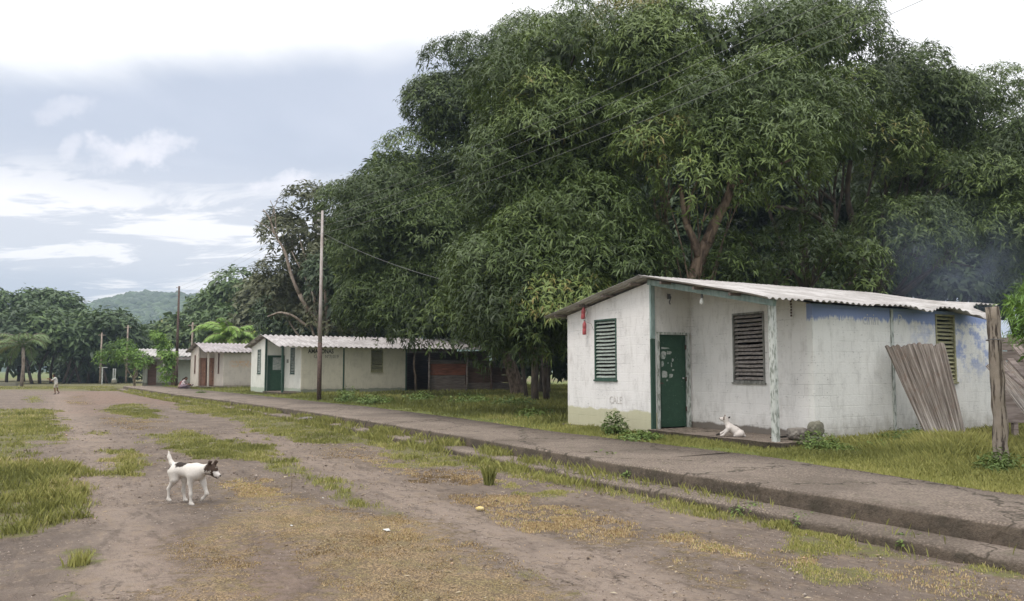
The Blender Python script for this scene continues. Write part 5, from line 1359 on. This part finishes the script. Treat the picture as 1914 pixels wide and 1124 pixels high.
tree('mango_tree', 'umbrella crowned mango tree with bare leaning limbs above the nearest roof', 'tree', (c0[0] + .05, c0[1]), .28,
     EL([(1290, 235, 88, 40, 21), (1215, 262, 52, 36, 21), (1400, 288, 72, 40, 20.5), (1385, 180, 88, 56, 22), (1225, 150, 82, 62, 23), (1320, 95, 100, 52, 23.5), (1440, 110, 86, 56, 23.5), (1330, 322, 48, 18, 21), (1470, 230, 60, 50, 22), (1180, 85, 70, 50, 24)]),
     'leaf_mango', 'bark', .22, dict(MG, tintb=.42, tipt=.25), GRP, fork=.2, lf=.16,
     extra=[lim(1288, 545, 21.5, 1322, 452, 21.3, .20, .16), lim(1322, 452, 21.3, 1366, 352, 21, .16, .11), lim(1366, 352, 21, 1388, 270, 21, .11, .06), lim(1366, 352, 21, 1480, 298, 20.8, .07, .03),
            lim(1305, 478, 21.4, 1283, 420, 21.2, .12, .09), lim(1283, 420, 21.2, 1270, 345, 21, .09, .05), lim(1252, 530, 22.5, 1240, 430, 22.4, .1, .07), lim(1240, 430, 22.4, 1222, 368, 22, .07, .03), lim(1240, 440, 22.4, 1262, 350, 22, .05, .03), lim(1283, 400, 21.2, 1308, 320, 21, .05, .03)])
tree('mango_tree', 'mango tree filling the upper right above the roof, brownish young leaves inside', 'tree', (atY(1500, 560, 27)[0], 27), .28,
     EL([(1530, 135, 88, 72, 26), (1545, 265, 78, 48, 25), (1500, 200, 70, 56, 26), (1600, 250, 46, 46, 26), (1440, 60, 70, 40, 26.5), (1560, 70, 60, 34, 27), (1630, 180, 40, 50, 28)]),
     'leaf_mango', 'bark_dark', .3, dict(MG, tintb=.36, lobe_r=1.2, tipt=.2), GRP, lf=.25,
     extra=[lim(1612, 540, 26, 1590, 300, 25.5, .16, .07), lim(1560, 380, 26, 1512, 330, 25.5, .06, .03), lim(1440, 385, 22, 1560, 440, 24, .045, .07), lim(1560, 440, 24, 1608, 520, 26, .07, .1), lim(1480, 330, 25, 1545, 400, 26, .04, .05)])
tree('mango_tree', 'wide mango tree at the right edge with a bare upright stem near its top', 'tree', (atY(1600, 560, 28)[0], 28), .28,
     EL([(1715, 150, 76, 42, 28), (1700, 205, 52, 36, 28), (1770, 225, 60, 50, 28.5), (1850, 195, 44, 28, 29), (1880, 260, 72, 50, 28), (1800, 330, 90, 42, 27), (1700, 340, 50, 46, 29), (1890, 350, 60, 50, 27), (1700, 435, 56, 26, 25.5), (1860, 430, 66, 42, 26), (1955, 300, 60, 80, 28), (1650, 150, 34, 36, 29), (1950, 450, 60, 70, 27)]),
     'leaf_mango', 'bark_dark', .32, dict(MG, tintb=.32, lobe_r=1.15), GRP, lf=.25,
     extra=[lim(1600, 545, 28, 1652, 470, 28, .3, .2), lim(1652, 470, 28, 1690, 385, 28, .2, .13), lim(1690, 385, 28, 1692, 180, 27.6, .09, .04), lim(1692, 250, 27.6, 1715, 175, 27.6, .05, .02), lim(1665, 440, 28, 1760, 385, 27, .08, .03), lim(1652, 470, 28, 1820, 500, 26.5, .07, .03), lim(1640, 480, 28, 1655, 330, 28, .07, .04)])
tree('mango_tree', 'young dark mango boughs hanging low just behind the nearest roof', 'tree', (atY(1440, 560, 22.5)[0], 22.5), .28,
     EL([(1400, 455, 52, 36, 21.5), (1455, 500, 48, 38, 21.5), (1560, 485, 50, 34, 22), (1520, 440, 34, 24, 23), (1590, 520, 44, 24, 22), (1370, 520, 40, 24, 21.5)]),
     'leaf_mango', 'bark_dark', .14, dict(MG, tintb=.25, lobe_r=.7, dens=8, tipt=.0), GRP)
# trees that close the view behind; darker leaf colour stands in for their shade
BK = dict(lobe_r=1.9, dens=5.0, L=.50, w=.15, k=8, droop=.5, tintb=.32, inner=1.0)
for (bx_, Y, L_, lab) in ((1150, 42, [(1190, 250, 120, 80, 43), (1250, 400, 90, 100, 41), (1045, 660, 50, 40, 44), (980, 640, 60, 50, 45), (1150, 330, 110, 110, 42), (1190, 480, 110, 90, 41), (1080, 500, 110, 90, 42), (1130, 620, 60, 36, 42)], 'dark tree closing the gap behind the front mango trees'),
                          (1420, 40, [(1350, 250, 120, 80, 42), (1290, 430, 80, 80, 39), (1400, 380, 110, 90, 40), (1330, 500, 90, 60, 40), (1480, 510, 100, 70, 40), (1500, 360, 80, 80, 41)], 'dark tree behind the umbrella crowned mango'),
                          (1690, 41, [(1600, 420, 90, 90, 41), (1690, 300, 80, 90, 42), (1730, 480, 110, 80, 41), (1620, 540, 80, 40, 40)], 'dark tree behind the right part of the nearest roof'),
                          (1900, 40, [(1870, 400, 110, 100, 40), (1870, 520, 110, 50, 39), (1990, 420, 110, 130, 40)], 'dark tree at the right edge behind the smoke'),
                          (640, 62, [(560, 585, 50, 44, 63), (650, 590, 70, 46, 62), (750, 590, 70, 46, 60), (850, 590, 70, 46, 60)], 'dark tree closing the gap low behind the half bare tree'),
                          (820, 50, [(800, 420, 120, 110, 50), (700, 520, 100, 90, 50), (860, 560, 120, 80, 50), (930, 400, 90, 100, 50)], 'dark tree behind the lettered house annex')):
    tree('dark_tree', lab, 'tree', (atY(bx_, 600, Y)[0], Y), .25, EL(L_), 'leaf_dark', 'bark_dark', .3, BK, 'dark trees closing the view')
# trunks under the canopy between the two nearer houses
for (px_, Y, r, lean, lab) in ((1000, 30, .16, .5, 'leaning dark trunk in the gap left of the nearest house'), (1022, 31, .15, -.3, 'dark trunk close to the nearest house gable'), (985, 34, .1, -.7, 'thin curved dark trunk near the annex')):
    p = atY(px_, 720, Y); o = thing('tree_trunk', lab, 'tree', (p[0], p[1], .25), 0, 'dark trunks in the gap'); mb = MB()
    pts = limb(mb, (0, 0, -.1), (lean, .4, 4.2), r, r * .7, .05); limb(mb, pts[3], pts[3] + np.array([-.9, .2, 1.6]), r * .5, r * .2, .1); limb(mb, pts[4], pts[4] + np.array([.8, .2, 1.8]), r * .5, r * .2, .1)
    mb.build('trunk', M['bark_dark'], o, True)
    V, T = crown([(np.array([lean, .4, 5.0]), np.array([1.6, 1.4, 1.3]))], **dict(MGf, tintb=.22)); npmesh('crown', V, np.arange(len(V)).reshape(-1, 4), M['leaf_mango'], o, attrs={'tint': np.repeat(T, 4)})

# half-dead tree left of the mangoes
DR = dict(lobe_r=1.3, dens=4.2, L=.42, w=.12, k=7, droop=.4, tintb=.36, inner=.25)
b_ = atY(600, 650, 52)
tree('half_bare_tree', 'half bare tree with pale leafless limbs sticking out on its left', 'tree', (b_[0], 52), .25,
     EL([(590, 420, 58, 52, 52), (545, 440, 40, 60, 53), (560, 520, 54, 46, 53), (625, 470, 40, 70, 52), (600, 560, 40, 50, 53), (530, 560, 30, 34, 54), (640, 580, 40, 50, 52)]),
     'leaf_dry', 'bark_pale', .26, DR, None, fork=.25,
     extra=[lim(600, 620, 51, 560, 550, 50.5, .17, .13), lim(560, 550, 50.5, 520, 450, 50, .13, .07), lim(520, 450, 50, 492, 392, 50, .07, .03), lim(515, 440, 50, 476, 412, 50, .035, .02), lim(520, 450, 50, 505, 375, 50, .04, .02), lim(505, 420, 50, 520, 370, 50, .03, .015),
            lim(598, 620, 51, 575, 500, 50.5, .1, .06), lim(575, 500, 50.5, 560, 440, 50.5, .06, .03), lim(612, 620, 51, 608, 540, 50.5, .15, .1), lim(608, 540, 50.5, 625, 480, 50.5, .1, .05), lim(575, 610, 51, 530, 585, 50.5, .1, .07), lim(530, 585, 50.5, 500, 592, 50.5, .07, .04), lim(590, 560, 50.5, 545, 470, 50.5, .05, .03),
            lim(640, 620, 50, 650, 590, 50, .08, .05), lim(610, 560, 50.5, 640, 545, 50.2, .05, .02)])
# middle distance
FR = dict(lobe_r=2.0, dens=1.9, L=.85, w=.30, k=7, droop=.35, tintb=.38, inner=.3)
G2 = 'trees beyond the houses'
FT = [('leafy_tree', 'round dark tree mass behind the far pole', (388, 96), [(350, 602, 30, 22, 96), (395, 595, 34, 28, 97), (365, 635, 50, 26, 95), (335, 640, 20, 20, 96)], 'leaf_far'),
      ('leafy_tree', 'pointed dark tree rising above the yellow palm', (450, 88), [(448, 545, 22, 26, 88), (440, 580, 40, 30, 88), (480, 590, 38, 36, 87), (440, 620, 60, 24, 86)], 'leaf_far'),
      ('leafy_tree', 'olive tree between the pointed tree and the half bare tree', (505, 74), [(500, 575, 34, 32, 74), (520, 610, 40, 26, 73), (475, 625, 34, 16, 72)], 'leaf_dry'),
      ('leafy_tree', 'huge dark round tree at the left edge', (40, 100), [(20, 592, 56, 42, 100), (-50, 610, 60, 60, 100), (30, 650, 80, 40, 99), (72, 572, 32, 24, 101)], 'leaf_far'),
      ('leafy_tree', 'dark domed tree right of the huge round one', (110, 98), [(95, 600, 40, 40, 98), (126, 612, 24, 36, 97), (104, 660, 44, 30, 96), (138, 660, 14, 32, 97)], 'leaf_far'),
      ('leafy_tree', 'lighter green tree below the hill in the middle distance', (228, 90), [(225, 655, 34, 22, 90), (190, 670, 20, 20, 91), (262, 658, 20, 18, 92), (296, 645, 14, 14, 98), (215, 690, 50, 18, 89)], 'leaf_far'),
      ('leafy_tree', 'dark low tree behind the pale gate pillar', (175, 92), [(170, 690, 30, 26, 92), (150, 700, 24, 20, 93)], 'leaf_dark')]
for nm, lab, (bx_, Y), L_, lm in FT:
    tree(nm, lab, 'tree', (atY(bx_, 700, Y)[0], Y), .0, EL(L_), lm, 'bark_dark', .5, dict(FR, tintb=.36 if bx_ < 150 else .45), G2, fork=.3)
# many-stemmed undergrowth of the left grove
for i, (px_, Y, ln) in enumerate(((12, 84, .6), (60, 82, -1.2), (74, 84, .8), (118, 83, 1.6), (128, 85, 2.2), (150, 84, -1.4), (95, 86, .3), (165, 86, 1.0), (200, 84, -1.))):
    p = atY(px_, 718, Y); o = thing('grove_tree', ('slender dark tree', 'leaning dark tree', 'forked dark tree')[i % 3] + ' number %d from the left along the far grove edge' % (i + 1), 'tree', (p[0], p[1], 0), 0, 'grove edge trees'); mb = MB()
    o['label'] = ('slender', 'leaning', 'forked')[i % 3] + ' dark stem in the far grove, ' + ('leftmost of all', 'second from left', 'third from left beside the palm', 'just right of the walking child', 'next right of the child, sloping', 'midway between child and gate pillar', 'directly behind the walking child', 'left of the dark low tree', 'nearest the gate pillar')[i]
    pts = limb(mb, (0, 0, 0), (ln, 0, 4.2), .17, .10, .06, 6, 6); limb(mb, pts[2], pts[2] + np.array([-ln, .2, 2.2]), .09, .04, .1, 5, 5); limb(mb, pts[3], pts[3] + np.array([1.4, .3, 1.7]), .07, .03, .1, 5, 5)
    mb.build('trunk', M['bark_dark'], o, True)
    V, T = crown([(np.array([ln, 0, 5.2]), np.array([2.2, 1.6, 1.5]))], **dict(FR, tintb=.3)); npmesh('crown', V, np.arange(len(V)).reshape(-1, 4), M['leaf_far'], o, attrs={'tint': np.repeat(T, 4)})


# palms
def palm(name, label, cat, p, zb, hgt, nfr, L, lm, tr=.16, droop=1.0, tint=.5, wide=.06, group=None, lw=.5):
    o = thing(name, label, cat, (p[0], p[1], zb), 0, group); VV, TT = [], []; st = MB()
    for i in range(nfr):
        az = 2 * math.pi * i / nfr + RNG.uniform(-.3, .3); el = RNG.uniform(.15, 1.25); Lf = L * RNG.uniform(.8, 1.1); pts = []; x_ = z_ = 0; e = el
        for k in range(13):
            pts.append(np.array([math.cos(az) * x_, math.sin(az) * x_, hgt + z_])); x_ += math.cos(e) * Lf / 12; z_ += math.sin(e) * Lf / 12; e -= droop * RNG.uniform(.12, .19) * (.6 + .8 * k / 12)
        st.tube(pts, [.035 * L / 4 * (1 - k / 14) for k in range(13)], 4)
        side = np.array([-math.sin(az), math.cos(az), 0]); tb = tint + RNG.normal(0, .12)
        for k in range(1, 13):
            for sdn in (-1, 1):
                for q in (0, .5):
                    a = pts[k - 1] + (pts[k] - pts[k - 1]) * q; d = (pts[k] - pts[k - 1]); d = d / np.linalg.norm(d)
                    ll = lw * L * .45 * math.sin(math.pi * (k + q + 1) / 15) + .05; dr = side * sdn * .8 + d * .6 + np.array([0, 0, -.45 + RNG.normal(0, .12)]); dr = dr / np.linalg.norm(dr) * ll
                    VV.append(np.stack([a, a + dr * .5 + d * wide, a + dr + np.array([0, 0, -.08 * ll]), a + dr * .5 - d * wide])); TT.append(tb + RNG.normal(0, .06))
    V = np.concatenate(VV); npmesh('fronds', V, np.arange(len(V)).reshape(-1, 4), M[lm], o, attrs={'tint': np.repeat(np.clip(TT, 0, 1), 4)})
    st.tube([(0, 0, -.1), (.1, 0, hgt * .5), (0, 0, hgt)], [tr, tr * .85, tr * .8], 8); st.build('stem', M['bark_pale'], o, True)
    return o


palm('palm_tree', 'coconut palm with drooping fronds before the dark left grove', 'palm', atY(40, 718, 70), 0, 3.6, 18, 3.3, 'leaf_far', droop=1.25, tint=.75, wide=.05)
palm('palm_tree', 'bright yellow green palm rising behind the brown door house', 'palm', atY(428, 690, 66), 0, 4.3, 24, 3.4, 'leaf_bright', droop=1.0, tint=.62, wide=.09)
palm('palm_tree', 'second small yellowing palm behind the middle house gable', 'palm', atY(462, 690, 66), 0, 4.2, 16, 2.6, 'leaf_bright', droop=1.0, tint=.85, wide=.09)
# low bushy tree and the climbing shrub by house four
tree('bushy_tree', 'low spreading bushy tree with bent trunks before the far low house', 'tree', tuple(atz(252, 720, .2)[:2]), .1,
     EL([(212, 668, 22, 9, 61), (242, 674, 26, 10, 60), (228, 656, 16, 8, 61), (262, 682, 10, 8, 60)]), 'leaf_bright', 'bark_pale', .12, dict(lobe_r=.6, dens=7, L=.32, w=.09, k=7, droop=.35, tintb=.3, inner=.15), None, fork=.3)
tree('climbing_shrub', 'tall narrow leafy shrub beside the far steel pole', 'shrub', tuple(atz(312, 720, .3)[:2]), .2,
     EL([(294, 634, 7, 10, 57), (305, 648, 8, 8, 57), (313, 668, 6, 12, 57), (312, 690, 6, 12, 57), (310, 710, 7, 6, 57)]), 'leaf_bright', 'bark_pale', .07, dict(lobe_r=.30, dens=17, L=.32, w=.09, k=6, droop=.5, tintb=.45, inner=.2), None)
tree('bamboo_bush', 'bright green bush spilling in beside the rough post', 'bush', (atY(1950, 640, 9.6)[0], 9.6), .28,
     EL([(1945, 585, 38, 40, 10.2), (1985, 560, 40, 50, 10.4), (1930, 620, 22, 18, 10.1), (1965, 640, 36, 22, 10.3)]), 'leaf_bright', 'bark_dark', .05, dict(lobe_r=.15, dens=110, L=.16, w=.012, k=9, droop=.6, tintb=.30, lobe_gap=1.1), None)
print('leaves', NLEAF[0])


# ------------------------------------------------------------------ weeds
def weed(p, z, r, h, n, L, w, label, tint=.45, mat_='weed', droop=.3):
    D = unit(n); D[:, 2] = np.abs(D[:, 2]); P = D * np.array([r, r, h]) * RNG.uniform(.4, 1, (n, 1)); N = D * .5 + np.array([0, 0, .7]); N /= np.linalg.norm(N, axis=1, keepdims=True)
    V, T = rosettes(P, N, L, w, 5, droop, np.full(n, tint) + RNG.normal(0, .08, n), tj=.08)
    st = MB()
    for q in P[:: max(1, n // 14)]: st.tube([(q[0] * .2, q[1] * .2, -.02), (q[0] * .7, q[1] * .7, q[2] * .6), tuple(q)], [.004, .003, .002], 4)
    o = thing('weed', label, 'weed', (p[0], p[1], z), 0, 'leafy weeds')
    npmesh('leaves', V, np.arange(len(V)).reshape(-1, 4), M[mat_], o, attrs={'tint': np.repeat(T, 4)}); st.build('stem', M['weed'], o); return o


WD = [(1148, 812, .30, .28, .45, 150, .09, .035, 'dark leafy weed with a raised tip under the gable window'), (1195, 822, .30, .45, .16, 160, .08, .035, 'low leafy weeds left of the porch slab'),
      (1128, 880, .05, .30, .30, 130, .07, .028, 'bushy weed overflowing the kerb step'), (1190, 893, .1, .28, .14, 90, .07, .03, 'low weed at the foot of the kerb step'),
      (1530, 845, .29, .36, .36, 260, .07, .022, 'leafy weed clump at the left end of the front wall'), (1570, 850, .29, .35, .16, 140, .07, .022, 'small leafy weed below the blue tinged wall'),
      (1690, 845, .29, .42, .38, 300, .07, .022, 'dark green weed clump at the foot of the leaning sheet'), (1650, 850, .29, .4, .22, 200, .07, .022, 'leafy weed left of the leaning sheet'), (1725, 835, .29, .3, .36, 150, .10, .035, 'weed growing through behind the leaning sheet'),
      (1868, 892, .29, .30, .32, 220, .09, .02, 'dark grassy weed round the foot of the rough post'), (995, 850, .05, .22, .22, 80, .07, .02, 'upright weed at the kerb edge left of the bushy one'),
      (925, 840, .05, .3, .16, 90, .07, .03, 'broad low weed in the kerb grass'), (652, 752, .29, .6, .6, 120, .16, .05, 'tall leafy weeds right of the near steel pole'), (700, 755, .29, .8, .35, 150, .15, .05, 'wide weed clump before the cream wall'),
      (790, 752, .29, .9, .4, 170, .15, .05, 'weed clump before the annex doorway'), (880, 756, .29, 1.0, .4, 180, .14, .05, 'weed clump before the red brown planks'), (960, 762, .29, 1.0, .4, 180, .14, .05, 'weed clump in the shade near the dark trunks'),
      (1000, 782, .29, .7, .3, 160, .10, .04, 'weeds at the path edge left of the gable'), (1795, 990, .12, .20, .16, 70, .07, .012, 'wiry weed in the angle of the two kerbs at the right'), (1700, 1018, .03, .16, .10, 50, .05, .02, 'small weed at the foot of the lower kerb'),
      (1400, 958, .03, .25, .10, 90, .05, .022, 'green weed under the lower kerb in the middle'), (1500, 976, .03, .22, .10, 80, .05, .022, 'green weed under the lower kerb, nearer'), (375, 735, .3, .3, .1, 40, .1, .04, 'tiny weed near the brown door house')]
for (x_, y_, z, r, h, n, L, w, lab) in WD:
    p = atz(x_, y_, z); weed(p, z, r, h, n, L, w, lab, tint=.36 if 'dark' in lab else .5)
for k, (x_, y_, r, h, n, lab) in enumerate(((914, 905, .12, .26, 150, 'dark upright grass tuft standing alone on the litter'), (612, 890, .1, .1, 1, ''), (235, 888, .16, .16, 140, 'round grass tuft left of the walking dog'), (145, 1060, .16, .14, 120, 'yellow grass tuft at the lower left'))):
    if not lab: continue
    p = atz(x_, y_, 0); an = RNG.uniform(0, 6.28, n); rr2 = r * RNG.random(n) ** .6
    o = blades('grass_tuft', rr2 * np.cos(an) * .6, rr2 * np.sin(an) * .6, np.zeros(n), h * RNG.uniform(.5, 1.1, n), np.full(n, .012), np.clip((.2 if k == 0 else .6) + RNG.normal(0, .12, n), 0, 1), M['grass'], .6)
    o.location = (p[0], p[1], 0); tag(o, lab, 'grass tuft', 'grass tufts')


# ------------------------------------------------------------------ air and smoke
hz_ = MB().box((-1060, -1060, -1.2), (1060, 1060, 110)).build('haze', None); tag(hz_, 'thin pale humid air', 'haze', kind='stuff')
m = bpy.data.materials.new('humid_air'); m.use_nodes = True; tt = NT(m.node_tree)
pv = tt.n('ShaderNodeVolumePrincipled'); pv.inputs['Color'].default_value = (.66, .82, 1, 1); pv.inputs['Density'].default_value = .00052; pv.inputs['Anisotropy'].default_value = .2
tt.nt.links.new(pv.outputs[0], tt.n('ShaderNodeOutputMaterial').inputs['Volume']); hz_.data.materials.append(m)
sm = atY(1815, 535, 20.5)
import bmesh as _b
bm = _b.new(); _b.ops.create_icosphere(bm, subdivisions=3, radius=1); me = bpy.data.meshes.new('smoke'); bm.to_mesh(me); bm.free()
so = bpy.data.objects.new('smoke', me); COL.objects.link(so); so.location = (sm[0] + .5, sm[1] + 1.2, sm[2] + .6); so.scale = (3.4, 1.5, 2.6); so.rotation_euler = (0, .5, 0)
m = bpy.data.materials.new('wood_smoke'); m.use_nodes = True; tt = NT(m.node_tree)
g_o = tt.n('ShaderNodeTexCoord').outputs['Object']; ln = tt.vm('LENGTH', g_o); nn = tt.noise(g_o, 1.3, 4, .6, .5)
dn = tt.m('MULTIPLY', tt.m('MULTIPLY', tt.ss(ln, 1.0, .15), tt.ss(nn, .40, .68)), .22)
pv = tt.n('ShaderNodeVolumePrincipled', ins={'Density': dn}); pv.inputs['Color'].default_value = (.62, .74, 1, 1)
tt.nt.links.new(pv.outputs[0], tt.n('ShaderNodeOutputMaterial').inputs['Volume']); me.materials.append(m); tag(so, 'thin bluish wood smoke drifting behind the right end of the nearest roof', 'smoke', kind='stuff')
